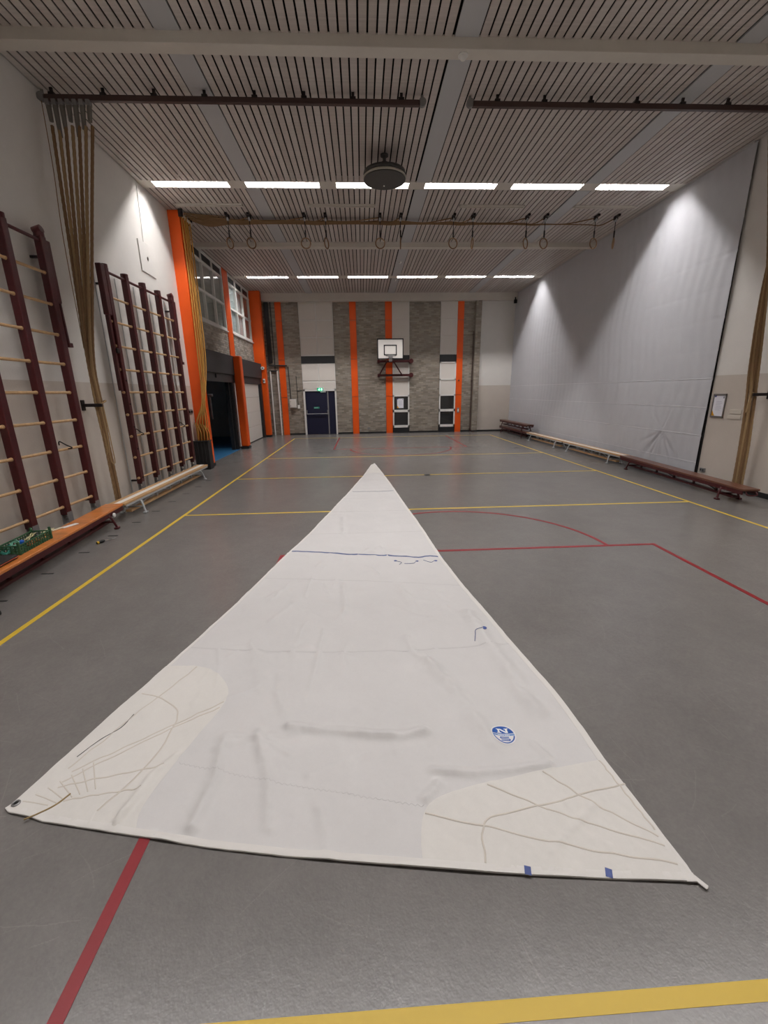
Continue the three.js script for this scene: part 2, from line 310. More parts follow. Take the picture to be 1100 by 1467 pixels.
// high windows
function highWindow(name, label, zs, blinds) {
  const w = struct(name, label, 'window'), z0 = zs[0], z1 = zs[zs.length - 1], x0 = -4.66, x1 = -4.585;
  const rails = [[3.98, 4.08], [4.8, 4.87], [5.62, 5.69], [5.9, 5.98]];
  for (const [a, b] of rails) obj('rail', rbx(x0, x1, a, b, z0, z1, 0.006, 1), M.frameWhite, w);
  obj('sill', rbx(x0, x1 + 0.05, 3.95, 3.99, z0, z1, 0.006, 1), M.frameWhite, w);
  zs.forEach((z, i) => { const e = i === 0 ? -0.03 : i === zs.length - 1 ? 0.03 : 0; obj('mullion', rbx(x0, x1 + 0.005, 3.98, 5.98, z - 0.032 + e, z + 0.032 + e, 0.006, 1), M.frameWhite, w); });
  for (let i = 0; i + 1 < zs.length; i++) {
    for (const [a, b] of [[4.08, 4.8], [4.87, 5.62]]) {
      obj('pane', bx(-4.63, -4.624, a, b, zs[i] - 0.03, zs[i + 1] + 0.03), M.glass, w);
      obj('blind', bx(-4.69, -4.68, a - 0.03, b + 0.03, zs[i] - 0.01, zs[i + 1] + 0.01), blinds[i], w);
    }
    obj('top_panel', bx(-4.64, -4.62, 5.69, 5.9, zs[i] - 0.03, zs[i + 1] + 0.03), M.charcoal, w);
  }
}
const blindGrey = std(0x98a39e, 0.8), blindPale = std(0xc4d2d2, 0.8), blindReflection = std(0x6a4a42, 0.8), blindDim = std(0x8a9491, 0.8);  // brown of the last blind paints in the orange reflection on its panes
highWindow('window_1', 'high white framed window above the open storage door', [-12.2, -13.2, -14.15, -15.1, -16.05], [blindGrey, blindGrey, blindGrey, blindGrey]);
highWindow('window_2', 'high white framed window near the brick corner', [-16.68, -17.6, -18.55, -19.5, -20.38], [blindPale, blindPale, blindDim, blindReflection]);
// pipes and boxes in the corner
{
  const dp = thing('dark_duct', 'dark boxed duct in the corner above the pale pipes', 'duct'); obj('casing', rbx(-4.15, -3.97, 3.2, 5.69, ZF + 0.02, ZF + 0.12, 0.008), M.charcoal, dp); obj('conduit', rod(V(-3.88, 2.9, ZF + 0.05), V(-3.88, 5.7, ZF + 0.05), 0.02), M.charcoal, dp);
  const p = thing('heating_pipe', 'pair of pale vertical pipes with dark cross pipe in the brick corner', 'pipe');
  for (const x of [-4.1, -3.79]) { obj('pipe', rod(V(x, 0, ZF + 0.09), V(x, 2.86, ZF + 0.09), 0.032, 14), M.frameWhite, p); for (const y of [0.5, 1.4, 2.4]) obj('clip', bx(x - 0.04, x + 0.04, y, y + 0.03, ZF + 0.018, ZF + 0.1), M.galv, p); }
  obj('cross_pipe', rod(V(-4.15, 3.1, ZF + 0.1), V(-3.34, 3.08, ZF + 0.1), 0.03, 12), M.charcoal, p); obj('link', rod(V(-4.15, 2.86, ZF + 0.09), V(-3.78, 2.86, ZF + 0.09), 0.03, 12), M.charcoal, p);
  const b = thing('switch_box', 'white electrical box on the brick wall beside the blue door', 'electrical box');
  obj('case', rbx(-3.32, -3.03, 1.24, 1.62, ZF + 0.02, ZF + 0.2, 0.012), M.frameWhite, b); obj('lid', rbx(-3.3, -3.05, 1.26, 1.6, ZF + 0.19, ZF + 0.212, 0.008), M.panelWhite, b);
  obj('conduit', rod(V(-3.27, 1.62, ZF + 0.05), V(-3.3, 3.05, ZF + 0.05), 0.018), M.charcoal, b); for (const y of [1.34, 1.52]) obj('lock', rbx(-3.285, -3.265, y - 0.015, y + 0.015, ZF + 0.21, ZF + 0.222, 0.003, 1), M.dark, b);
  const s = thing('wall_socket', 'small white socket with dark conduit near the blue door frame', 'socket');
  obj('plate', rbx(-2.98, -2.88, 1.2, 1.36, ZF + 0.01, ZF + 0.08, 0.008), M.frameWhite, s); obj('conduit', rod(V(-2.95, 1.36, ZF + 0.04), V(-2.97, 2.65, ZF + 0.04), 0.011), M.charcoal, s); obj('branch', rod(V(-2.96, 1.98, ZF + 0.04), V(-2.72, 2.0, ZF + 0.04), 0.011), M.charcoal, s);
  for (const [x, y, l] of [[-4.26, 2.95, 'round alarm sounder on the orange column by the roller door'], [-4.25, 2.42, 'small white switch on the orange column by the roller door']]) { const q = thing('wall_device', l, 'wall device'); obj('case', y > 2.9 ? rod(V(x, y, -19.6), V(x, y, -19.5), 0.07, 20) : rbx(x - 0.045, x + 0.045, y - 0.09, y + 0.09, -19.6, -19.55, 0.01), M.frameWhite, q); obj('button', rod(V(x, y, -19.56), V(x, y, y > 2.9 ? -19.49 : -19.54), 0.028, 14), M.dark, q); }
  const c = thing('wall_switch', 'grey wall switch on the orange strip next to the brick pier', 'switch'); obj('plate', rbx(4.46, 4.56, 0.89, 1.12, ZF + 0.045, ZF + 0.07, 0.008), M.galv, c); obj('rocker', rbx(4.48, 4.54, 0.95, 1.06, ZF + 0.06, ZF + 0.08, 0.006), M.frameWhite, c);
  tag(obj('wall_hook', rod(V(4.5, 2.35, ZF + 0.04), V(4.5, 2.35, ZF + 0.09), 0.03, 14), M.black), 'small black knob on the orange strip next to the brick pier', 'knob');
  const po = thing('wall_pole', 'thin dark vertical pole against the brick pier', 'pole'); obj('rod', rod(V(5.1, 0, ZF + 0.1), V(5.1, 4.45, ZF + 0.1), 0.02, 10), M.rail, po); for (const y of [0.1, 2.3, 4.3]) obj('clip', bx(5.07, 5.13, y, y + 0.05, ZF, ZF + 0.12), M.rail, po);
  tag(obj('wall_outlet', rbx(0.22, 0.34, 0.2, 0.28, ZF + 0.01, ZF + 0.04, 0.006), M.galv), 'small grey outlet low on the brick wall', 'outlet');
}
// white panel bay with the blue fire door
{
  const w = struct('window_3', 'white panelled bay above the blue fire door', 'wall panel');
  obj('bay_board', bx(-2.69, -1.19, 1.98, 5.7, ZF, ZF + 0.03), M.frameWhite, w);
  const xm = -1.94; for (const [a, b] of [[4.99, 5.67], [4.28, 4.94], [3.55, 4.23], [2.42, 3.14]]) for (const [p, q] of [[-2.66, xm - 0.02], [xm + 0.02, -1.22]]) obj('panel', rbx(p, q, a, b, ZF + 0.02, ZF + 0.05, 0.006, 1), M.panelWhite, w);
  obj('dark_band', bx(-2.69, -1.19, 3.17, 3.48, ZF, ZF + 0.055), M.charcoal, w); for (const [p, q] of [[-2.66, -1.96], [-1.92, -1.22]]) obj('panel', rbx(p, q, 2.06, 2.36, ZF + 0.02, ZF + 0.05, 0.006, 1), M.panelWhite, w);
  const d = struct('door_1', 'dark blue double fire door with push bar', 'door');
  obj('frame', [bx(-2.69, -2.61, 0, 2.03, ZF, ZF + 0.1), bx(-1.245, -1.18, 0, 2.03, ZF, ZF + 0.1), bx(-2.69, -1.18, 1.965, 2.03, ZF, ZF + 0.1)], M.frameWhite, d);
  const lf = obj('leaf', rbx(-2.605, -1.6, 0.01, 1.96, ZF, ZF + 0.05, 0.005), M.navy, d), rf = obj('leaf', rbx(-1.555, -1.25, 0.01, 1.96, ZF, ZF + 0.05, 0.005), M.navy, d);
  obj('meeting_strip', rbx(-1.605, -1.55, 0.01, 1.96, ZF, ZF + 0.065, 0.005), M.galv, d);
  obj('push_bar', [rod(V(-2.57, 0.95, ZF + 0.13), V(-1.6, 0.95, ZF + 0.13), 0.017, 10), rbx(-2.59, -2.55, 0.93, 1.12, ZF + 0.04, ZF + 0.14, 0.01), rbx(-1.63, -1.58, 0.93, 1.12, ZF + 0.04, ZF + 0.14, 0.01)], M.steel, lf);
  obj('closer', rbx(-1.9, -1.66, 1.9, 1.96, ZF + 0.05, ZF + 0.1, 0.008), M.paleMetal, lf);
  obj('sticker', bx(-2.24, -1.99, 1.185, 1.265, ZF + 0.05, ZF + 0.053), std(0x2f8f74, 0.6), lf); obj('sticker_print', [bx(-2.22, -2.15, 1.21, 1.235, ZF + 0.05, ZF + 0.0545), bx(-2.13, -2.06, 1.215, 1.24, ZF + 0.05, ZF + 0.0545)], std(0xa9d8c8, 0.6), lf);
  const e = thing('exit_sign', 'green glowing exit sign above the blue fire door', 'exit sign');
  obj('case', rbx(-2.06, -1.76, 1.96, 2.12, ZF + 0.05, ZF + 0.11, 0.008), M.frameWhite, e);
  const cv = document.createElement('canvas'); cv.width = 256; cv.height = 128; const c = cv.getContext('2d');
  c.fillStyle = '#12926a'; c.fillRect(0, 0, 256, 128); c.fillStyle = '#f2fff8';
  c.fillRect(170, 20, 52, 90); c.beginPath(); c.arc(98, 26, 12, 0, 7); c.fill();                       // doorway and running figure
  c.lineWidth = 14; c.strokeStyle = '#f2fff8'; c.lineCap = 'round'; for (const l of [[96, 42, 84, 74], [84, 74, 104, 90, 96, 112], [84, 74, 62, 96, 40, 96], [96, 46, 122, 60], [94, 46, 66, 54, 58, 70]]) { c.beginPath(); c.moveTo(l[0], l[1]); for (let i = 2; i < l.length; i += 2) c.lineTo(l[i], l[i + 1]); c.stroke(); }
  const ct = new THREE.CanvasTexture(cv); ct.colorSpace = THREE.SRGBColorSpace;
  const face = obj('sign_face', new THREE.PlaneGeometry(0.28, 0.14), new THREE.MeshStandardMaterial({ map: ct, emissiveMap: ct, emissive: 0xffffff, emissiveIntensity: 0.6, roughness: 0.4 }), e); face.position.set(-1.91, 2.04, ZF + 0.1115);
  const gl = new THREE.PointLight(0x7fe0b8, 0.05); gl.position.set(-1.91, 2.02, ZF + 0.16); gl.castShadow = true; e.add(gl);
}
// two narrow white-framed bays with dark panes
for (const [k, x0, x1, lab] of [[4, 1.43, 2.2, 'white framed bay with dark panes beneath the backboard'], [5, 3.6, 4.36, 'white framed bay with dark panes next to the brick pier']]) {
  const w = struct('window_' + k, lab, 'window');
  obj('bay_board', bx(x0, x1, 0.28, 5.7, ZF, ZF + 0.03), M.panelWhite, w);
  obj('frame', [bx(x0, x0 + 0.06, 0.25, 3.17, ZF, ZF + 0.07), bx(x1 - 0.06, x1, 0.25, 3.17, ZF, ZF + 0.07), bx(x0, x1, 3.12, 3.17, ZF, ZF + 0.07), bx(x0, x1, 2.37, 2.43, ZF, ZF + 0.07), bx(x0, x1, 1.67, 1.73, ZF, ZF + 0.07), bx(x0, x1, 0.96, 1.07, ZF, ZF + 0.07), bx(x0, x1, 0.25, 0.36, ZF, ZF + 0.07), bx(x0, x0 + 0.03, 3.48, 5.7, ZF, ZF + 0.045), bx(x1 - 0.03, x1, 3.48, 5.7, ZF, ZF + 0.045)], M.frameWhite, w);
  for (const [a, b] of [[4.99, 5.68], [4.3, 4.95], [3.5, 4.26]]) obj('panel', rbx(x0 + 0.03, x1 - 0.03, a, b, ZF + 0.02, ZF + 0.045, 0.006, 1), M.panelWhite, w);
  for (const [a, b] of [[2.43, 3.12], [1.73, 2.37]]) obj('panel', rbx(x0 + 0.06, x1 - 0.06, a, b, ZF + 0.02, ZF + 0.042, 0.004, 1), M.panelWhite, w);
  obj('dark_band', bx(x0, x1, 3.17, 3.48, ZF, ZF + 0.06), M.charcoal, w);
  for (const [a, b] of [[1.07, 1.67], [0.36, 0.96]]) obj('pane', bx(x0 + 0.06, x1 - 0.06, a, b, ZF + 0.02, ZF + 0.035), new THREE.MeshPhysicalMaterial({ color: 0x1c1f24, roughness: 0.12, clearcoat: 1, clearcoatRoughness: 0.05 }), w);
  obj('plinth', bx(x0, x1, 0, 0.25, ZF, ZF + 0.075), M.charcoal, w);
}
function posterTexture() {
  const cv = document.createElement('canvas'); cv.width = 300; cv.height = 420; const c = cv.getContext('2d');
  c.fillStyle = '#e9e9f2'; c.fillRect(0, 0, 300, 420); c.fillStyle = '#4a4f9a'; c.beginPath(); c.moveTo(0, 0); c.lineTo(70, 0); c.lineTo(30, 46); c.lineTo(0, 20); c.fill();
  c.fillStyle = '#5f6470'; c.fillRect(248, 20, 26, 40); c.fillStyle = '#e0a11e'; c.beginPath(); c.moveTo(0, 300); c.lineTo(90, 420); c.lineTo(0, 420); c.fill();
  c.fillStyle = '#b7b8c6'; for (const y of [120, 152, 184, 216, 250, 284]) c.fillRect(70, y, 170 - (y % 50), 7);
  const t = new THREE.CanvasTexture(cv); t.colorSpace = THREE.SRGBColorSpace; return t;
}
{
  const pt = std(0xffffff, 0.5, { map: posterTexture() });
  const p = thing('notice_sheet', 'white notice with yellow corner on the dark pane below the backboard', 'notice'); const s = obj('sheet', new THREE.BoxGeometry(0.3, 0.43, 0.004), pt, p); s.position.set(1.78, 1.36, ZF + 0.04);
  const q = thing('framed_notice', 'framed white notice with yellow corner on the right wall', 'notice');
  const s2 = obj('sheet', new THREE.PlaneGeometry(0.26, 0.4), pt, q); s2.position.set(XR - 0.012, 1.535, -8.23); s2.rotation.y = -Math.PI / 2;
  obj('frame', [rbx(XR - 0.022, XR, 1.73, 1.765, -8.08, -8.385, 0.004, 1), rbx(XR - 0.022, XR, 1.31, 1.345, -8.08, -8.385, 0.004, 1), rbx(XR - 0.022, XR, 1.31, 1.765, -8.08, -8.1, 0.004, 1), rbx(XR - 0.022, XR, 1.31, 1.765, -8.365, -8.385, 0.004, 1)], M.steel, q); obj('back_plate', bx(XR - 0.008, XR, 1.32, 1.755, -8.09, -8.375), M.frameWhite, q);
  const a = thing('wall_plaque', 'pale blank plaque on the right wall beside the framed notice', 'plaque'); obj('plate', rbx(XR - 0.012, XR, 1.305, 1.375, -7.68, -7.98, 0.004, 1), std(0xd3ccc0, 0.35), a); obj('plate', rbx(XR - 0.012, XR, 1.4, 1.48, -7.68, -7.94, 0.004, 1), std(0xd3ccc0, 0.35), a);
  const k = thing('wall_socket', 'grey double socket low on the right wall by the curtain edge', 'socket'); obj('plate', rbx(XR - 0.03, XR, 0.21, 0.29, -8.25, -8.38, 0.006, 1), M.galv, k); for (const z of [-8.285, -8.345]) obj('outlet', rod(V(XR - 0.036, 0.25, z), V(XR - 0.028, 0.25, z), 0.02, 14), M.dark, k);
}
// ───────────────────────── basketball goal ─────────────────────────
{
  const t = thing('basketball_goal', 'white basketball backboard with ring on a dark folding wall bracket', 'basketball hoop'), zb = -19.6;
  obj('board', rbx(0.72, 1.86, 3.26, 4.1, zb - 0.03, zb, 0.006), std(0xdcd8d2, 0.5), t);
  const rim = (x0, x1, y0, y1, w) => [bx(x0, x1, y0, y0 + w, zb, zb + 0.006), bx(x0, x1, y1 - w, y1, zb, zb + 0.006), bx(x0, x0 + w, y0, y1, zb, zb + 0.006), bx(x1 - w, x1, y0, y1, zb, zb + 0.006)];
  obj('border', rim(0.715, 1.865, 3.255, 4.105, 0.045), M.black, t); obj('target_square', rim(1.0, 1.57, 3.42, 3.85, 0.045), M.black, t);
  const ring = new THREE.TorusGeometry(0.225, 0.01, 8, 36); ring.rotateX(Math.PI / 2); ring.translate(1.29, 3.37, zb + 0.38);
  const rg = obj('ring', [ring, rbx(1.2, 1.38, 3.3, 3.42, zb, zb + 0.16, 0.01)], M.galv, t); obj('net_hook', [rbx(1.22, 1.36, 3.16, 3.32, zb, zb + 0.05, 0.02)], M.paleMetal, rg);
  obj('upper_beam', rbx(0.73, 2.25, 3.16, 3.26, -20.25, -20.15, 0.01), M.maroon, t); obj('lower_beam', rbx(0.73, 2.25, 2.56, 2.66, -20.25, -20.15, 0.01), M.maroon, t);
  for (const y of [3.21, 2.61]) obj('end_cap', rod(V(2.26, y, ZF + 0.02), V(2.26, y, -20.1), 0.1, 20), M.maroon, t);
  for (const y of [3.21, 2.61]) obj('wall_plate', rbx(0.74, 0.84, y - 0.08, y + 0.08, ZF + 0.02, -20.2, 0.01), M.maroon, t);
  for (const [a, b] of [[V(0.8, 2.62, -20.15), V(1.15, 3.2, -19.75)], [V(1.84, 2.62, -20.15), V(1.42, 3.2, -19.75)], [V(1.15, 3.2, -20.15), V(1.15, 3.3, -19.63)], [V(1.42, 3.2, -20.15), V(1.42, 3.3, -19.63)]]) obj('strut', bar(a, b, 0.055, 0.055), M.maroon, t);
}
// ───────────────────────── grey curtain ─────────────────────────
{
  const x0 = 6.95, za = -8.49, zb = -20.36, ya = 0.15, yb = 5.97, nu = 330, nv = 150;
  const seams = []; for (let y = 0.36; y < 5.9; y += 0.562) seams.push(y);
  const star = (z, y) => {                  // creases radiating from a tie point near the floor
    const dz = z + 9.68, dy = y - 0.92, r = Math.hypot(dz, dy); if (r < 1e-4) return 0; let s = 0;
    for (const [a, w, k] of [[-2.25, 0.1, 1], [-1.95, 0.07, 0.7], [-1.1, 0.1, 1], [-0.75, 0.08, 0.8], [-1.6, 0.06, 0.5], [2.3, 0.08, 0.4], [1.2, 0.08, 0.45], [-2.7, 0.08, 0.4]]) { let d = Math.atan2(dy, dz) - a; d = Math.atan2(Math.sin(d), Math.cos(d)); s += k * Math.exp(-d * d / w / w); }
    return -0.05 * s * Math.exp(-r / 0.55) * Math.min(1, r / 0.06);
  };
  const f = (z, y) => {
    let d = 0.0025 * Math.sin(z * 9.2 + Math.sin(z * 2.1) * 1.4 + y * 0.3) * (0.4 + 0.6 * (6 - y) / 6) + 0.006 * Math.sin(z * 1.7 + y * 0.8) + 0.003 * Math.sin(z * 23 + Math.sin(y * 2.3) * 2) + star(z, y);
    for (const s of seams) d -= 0.006 * Math.exp(-(((y - s) / 0.02) ** 2)); return d;
  };
  const pos = [], idx = [], uv = [];
  for (let s = 0; s < 2; s++) for (let j = 0; j <= nv; j++) for (let i = 0; i <= nu; i++) { const y = ya + (yb - ya) * j / nv, e = Math.min(1, (y - ya) / 3.9), zs = za + 0.055 * e * e * (3 - 2 * e), z = zs + (zb - zs) * i / nu;   // the hem edge hangs slightly askew
    pos.push(x0 - f(z, y) + s * 0.004, y, z); uv.push(z, y); }
  const W = nu + 1, T = W * (nv + 1);
  for (let j = 0; j < nv; j++) for (let i = 0; i < nu; i++) { const a = j * W + i, b = a + 1, c = a + W, d = c + 1; idx.push(a, c, b, b, c, d, a + T, b + T, c + T, b + T, d + T, c + T); }
  for (let j = 0; j < nv; j++) { const a = j * W, c = a + W; idx.push(a, a + T, c, c, a + T, c + T); const b = a + nu, d = c + nu; idx.push(b, d, b + T, d, d + T, b + T); }
  for (let i = 0; i < nu; i++) { idx.push(i, i + 1, i + T, i + 1, i + 1 + T, i + T); const b = nv * W + i; idx.push(b, b + T, b + 1, b + 1, b + T, b + 1 + T); }
  const g = new THREE.BufferGeometry(); g.setAttribute('position', new THREE.Float32BufferAttribute(pos, 3)); g.setAttribute('uv', new THREE.Float32BufferAttribute(uv, 2)); g.setIndex(idx); g.computeVertexNormals();
  const t = thing('divider_curtain', 'large pale grey curtain covering the right wall of the hall', 'curtain');
  obj('cloth', g, new THREE.MeshStandardMaterial({ map: tint(512, nMix, [200, 201, 206], 0.02, 0.6, 0.6), roughness: 0.75, bumpMap: fineBump(2), bumpScale: 0.0008 }), t);
  for (const s of seams.slice(0, 4)) { const p = []; for (let i = 0; i <= 220; i++) { const z = za + (zb - za) * i / 220; p.push(V(x0 - f(z, s + 0.012) - 0.0015, s + 0.012, z)); } obj('weld_seam', new THREE.TubeGeometry(new THREE.CatmullRomCurve3(p), 440, 0.006, 5), std(0xe4e4e8, 0.6), t); }
  obj('top_track', bx(6.93, 7.05, 5.96, 6.0, za, zb), M.greyPanel, t);
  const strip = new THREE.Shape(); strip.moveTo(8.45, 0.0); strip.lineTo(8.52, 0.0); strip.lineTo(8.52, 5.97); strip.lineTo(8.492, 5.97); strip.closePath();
  const gapShadeG = new THREE.ExtrudeGeometry(strip, { depth: 0.021, bevelEnabled: false }); gapShadeG.rotateY(Math.PI / 2); gapShadeG.translate(6.978, 0, 0);
  smesh('wall_edge', bx(XR, XR + 0.3, -0.2, 6.3, -8.45, -8.6), M.white, 'plaster edge of the right wall behind the curtain', 'wall');
  smesh('trim_4', gapShadeG, M.black, 'black strip standing in for the shaded gap between the curtain and the white wall', 'trim');  // no real trim: the dark gap beside the curtain, painted as black
  const cm = thing('corner_device', 'small black box in the top corner beside the curtain', 'wall device'); obj('case', rbx(6.78, 6.9, 5.55, 5.7, ZF + 0.28, ZF + 0.38, 0.01), M.black, cm); obj('bracket', bx(6.82, 6.86, 5.69, 5.8, ZF + 0.27, ZF + 0.33), M.black, cm);
}
// ───────────────────────── climbing frames on the left wall ─────────────────────────
const rungY = [0.415, 0.8, 1.183, 1.567, 1.952, 2.337, 2.724, 3.113, 3.5];
function climbingFrame(label, zs, ends) {
  const t = thing('wall_bars', label, 'wall bars', null), X = -4.2;
  const postG = rbx(X - 0.055, X + 0.045, 0.3, 3.95, -0.052, 0.052, 0.012), footG = join([bx(X - 0.045, X - 0.035, 0.17, 0.34, -0.05, 0.05), bx(X + 0.035, X + 0.046, 0.19, 0.34, -0.05, 0.05), rod(V(X - 0.04, 0.23, 0), V(X + 0.045, 0.23, 0), 0.012)]);
  const capG = rod(V(X - 0.005, 3.93, 0), V(X - 0.005, 3.99, 0), 0.062, 16), rodG = rod(V(XL + 0.035, 0.15, 0), V(XL + 0.035, 3.9, 0), 0.007, 6);
  for (const z of zs) {
    const p = obj('post', postG, M.maroon, t); p.position.z = z; obj('cap', capG, M.maroon, p); obj('foot', footG, M.galv, p);
    if (ends.near) obj('back_rod', rodG, M.paleMetal, t).position.z = z + 0.1;
  }
  const z0 = zs[0] + 0.09, z1 = zs[zs.length - 1] - 0.075;
  for (const y of rungY) { const r = obj('rung', rod(V(X + 0.0, y, z0), V(X + 0.0, y, z1), 0.019, 10), M.rung, t); obj('collar', zs.map((z) => rod(V(X, y, z + 0.052), V(X, y, z + 0.068), 0.024, 10)), M.rung, r); }
  obj('top_bar', rod(V(X, 3.89, zs[0]), V(X, 3.89, zs[zs.length - 1]), 0.022, 10), M.maroon, t);
  for (const y of [0.36, 3.7]) for (const z of [zs[0], zs[zs.length - 1]]) obj('wall_bracket', bar(V(XL, y, z), V(X, y, z), 0.03, 0.04), M.darkSteel, t);
  if (ends.near) {
    const z = zs[0]; obj('sleeve', rbx(X - 0.05, X + 0.04, 3.2, 3.97, z + 0.055, z + 0.17, 0.012), M.maroon, t);
    const b = obj('stay', rbx(X - 0.04, X + 0.02, 1.98, 3.25, z + 0.085, z + 0.15, 0.008), M.maroon, t); obj('catch', rbx(X - 0.03, X + 0.05, 2.6, 2.68, z + 0.03, z + 0.12, 0.01), M.darkSteel, b);
    obj('bolt', [0.42, 0.95, 1.35, 1.75, 2.15].map((y) => rod(V(X + 0.04, y, z), V(X + 0.056, y, z), 0.016, 8)), M.darkSteel, t);
  }
  if (ends.far) {
    const z = zs[zs.length - 1]; obj('sleeve', rbx(X - 0.05, X + 0.03, 3.15, 3.92, z - 0.055, z - 0.145, 0.012), M.maroon, t); obj('pivot', rod(V(X - 0.06, 4.0, z), V(X + 0.04, 4.03, z), 0.05, 14), M.maroon, t);
    obj('stay', [bar(V(X, 3.2, z - 0.13), V(X, 2.62, z - 0.15), 0.025, 0.03), rbx(X - 0.03, X + 0.03, 2.58, 2.64, z - 0.12, z - 0.2, 0.006)], M.maroon, t);
  }
  for (const [z, y] of ends.hooks) obj('hook', tube([V(X - 0.02, y, z), V(X + 0.06, y + 0.01, z - 0.04), V(X + 0.05, y + 0.06, z + 0.05), V(X + 0.02, y + 0.12, z + 0.14), V(X + 0.02, y + 0.07, z + 0.15)], 0.009, 20, 6), M.darkSteel, t);
  return t;
}
climbingFrame('dark red wall bars with wooden rungs above the basket bench', [-4.0, -4.65, -5.3, -5.95, -6.6], { near: false, far: true, hooks: [[-6.22, 1.183]] });
climbingFrame('dark red wall bars with wooden rungs next to the orange column', [-8.05, -8.69, -9.33, -9.97, -10.61], { near: true, far: true, hooks: [[-8.28, 1.183], [-10.22, 1.183]] });
// square board high on the wall
{
  const p = thing('wall_board', 'white square board with a round hole high on the left wall', 'wall board');
  const s = new THREE.Shape(); s.moveTo(-0.3, -0.28); s.lineTo(0.3, -0.3); s.lineTo(0.31, 0.3); s.lineTo(-0.3, 0.28); s.closePath(); const h = new THREE.Path(); h.absarc(0.02, 0.0, 0.045, 0, Math.PI * 2, true); s.holes.push(h);
  const g = new THREE.ExtrudeGeometry(s, { depth: 0.012, bevelEnabled: true, bevelSize: 0.004, bevelThickness: 0.004, bevelSegments: 1 }); g.rotateY(Math.PI / 2);
  const b = obj('board', g, M.white, p); b.position.set(XL + 0.006, 4.61, -10.08); const k = obj('hole_back', bx(XL, XL + 0.004, 4.54, 4.68, -10.02, -10.16), M.black, p);
  obj('cable', rod(V(XL + 0.01, 4.9, -10.03), V(XL + 0.01, 6.0, -10.1), 0.006, 6), M.frameWhite, p);
}
// ───────────────────────── climbing ropes and rails ─────────────────────────
for (const [x0, x1, lab] of [[-4.29, 0.955, 'dark steel ceiling rail carrying the ropes bundled by the left wall'], [1.71, 6.92, 'dark steel ceiling rail carrying the ropes bundled by the right wall']]) {
  const t = thing('rope_rail', lab, 'ceiling rail'), y = 5.885, z = -7.44;
  obj('rail', rbx(x0, x1, y - 0.035, y + 0.035, z - 0.03, z + 0.03, 0.008), M.rail, t);
  for (let k = 0; k < 8; k++) { const x = (x0 < 0 ? -4.17 : 2.075) + k * 0.693; if (x < x1) obj('hanger', [bar(V(x, y, z), V(x, H, z + 0.01), 0.04, 0.02), rbx(x - 0.04, x + 0.04, y + 0.025, y + 0.06, z - 0.035, z + 0.035, 0.006)], M.darkSteel, t); }
  for (const x of [x0 - 0.03, x1 + 0.03]) { const p = obj('end_pulley', rod(V(x, y + 0.01, z - 0.02), V(x, y + 0.01, z + 0.03), 0.055, 18), M.galv, t); obj('pulley_strap', [rbx(x - 0.02, x + 0.02, y, H, z - 0.04, z - 0.025, 0.004)], M.galv, p); }
}
function climbRope(label, group, top, mids, i) {
  const t = thing('climbing_rope', label, 'climbing rope', group);
  obj('rope', twisted([V(top.x, top.y - 0.25, top.z), ...mids], 0.022, 0.1, 0.03, 3, 10), i % 2 ? M.rope : M.ropeDark, t);
  const sl = 0.2 + 0.09 * ((i * 5) % 3); obj('sleeve', rod(V(top.x, top.y, top.z), V(top.x + (mids[0].x - top.x) * sl / 2.2, top.y - sl, top.z), 0.034, 12, 0.026), M.sleeve, t);
  obj('trolley', [rbx(top.x - 0.03, top.x + 0.03, top.y - 0.02, top.y + 0.05, top.z - 0.035, top.z + 0.035, 0.006)], M.galv, t);
}
for (let i = 0; i < 7; i++) {
  const top = V(-4.25 + i * 0.092, 5.815, -7.44), j = (i - 3) * 0.014;
  climbRope(ORD[i] + ' jute climbing rope from the left wall on the ceiling rail', 'climbing ropes tied at the left wall', top, [V(-4.16 + j + i * 0.028, 3.6, -7.2 + 0.01 * (i % 3)), V(-4.17 + j, 2.35, -7.14 + 0.015 * (i % 3)), V(-4.17 + j * 0.9, 1.75, -7.15 + 0.02 * ((i * 2) % 3)), V(-4.15 + j * 1.2 - (i > 4 ? 0.05 : 0), 1.0, -7.16 + 0.02 * (i % 3)), V(-4.14 + j * 1.3 - (i > 4 ? 0.07 : 0), 0.06 + (i % 3) * 0.05, -7.17 + 0.02 * (i % 3))], i);
}
for (let i = 0; i < 7; i++) {
  const top = V(6.86 - i * 0.095, 5.815, -7.44), j = (i - 3) * 0.025;
  climbRope(ORD[i] + ' jute climbing rope from the right wall on the ceiling rail', 'climbing ropes tied at the right wall', top, [V(6.62 + j - i * 0.02, 3.6, -7.28 + 0.01 * (i % 3)), V(6.7 + j, 2.2, -7.3 + 0.018 * (i % 3)), V(6.76 + j, 1.7, -7.3 + 0.02 * ((i * 2) % 3)), V(6.82 + j, 0.9, -7.3 + 0.02 * (i % 3)), V(6.85 + j, 0.08 + (i % 3) * 0.04, -7.3 + 0.02 * (i % 3))], i);
}
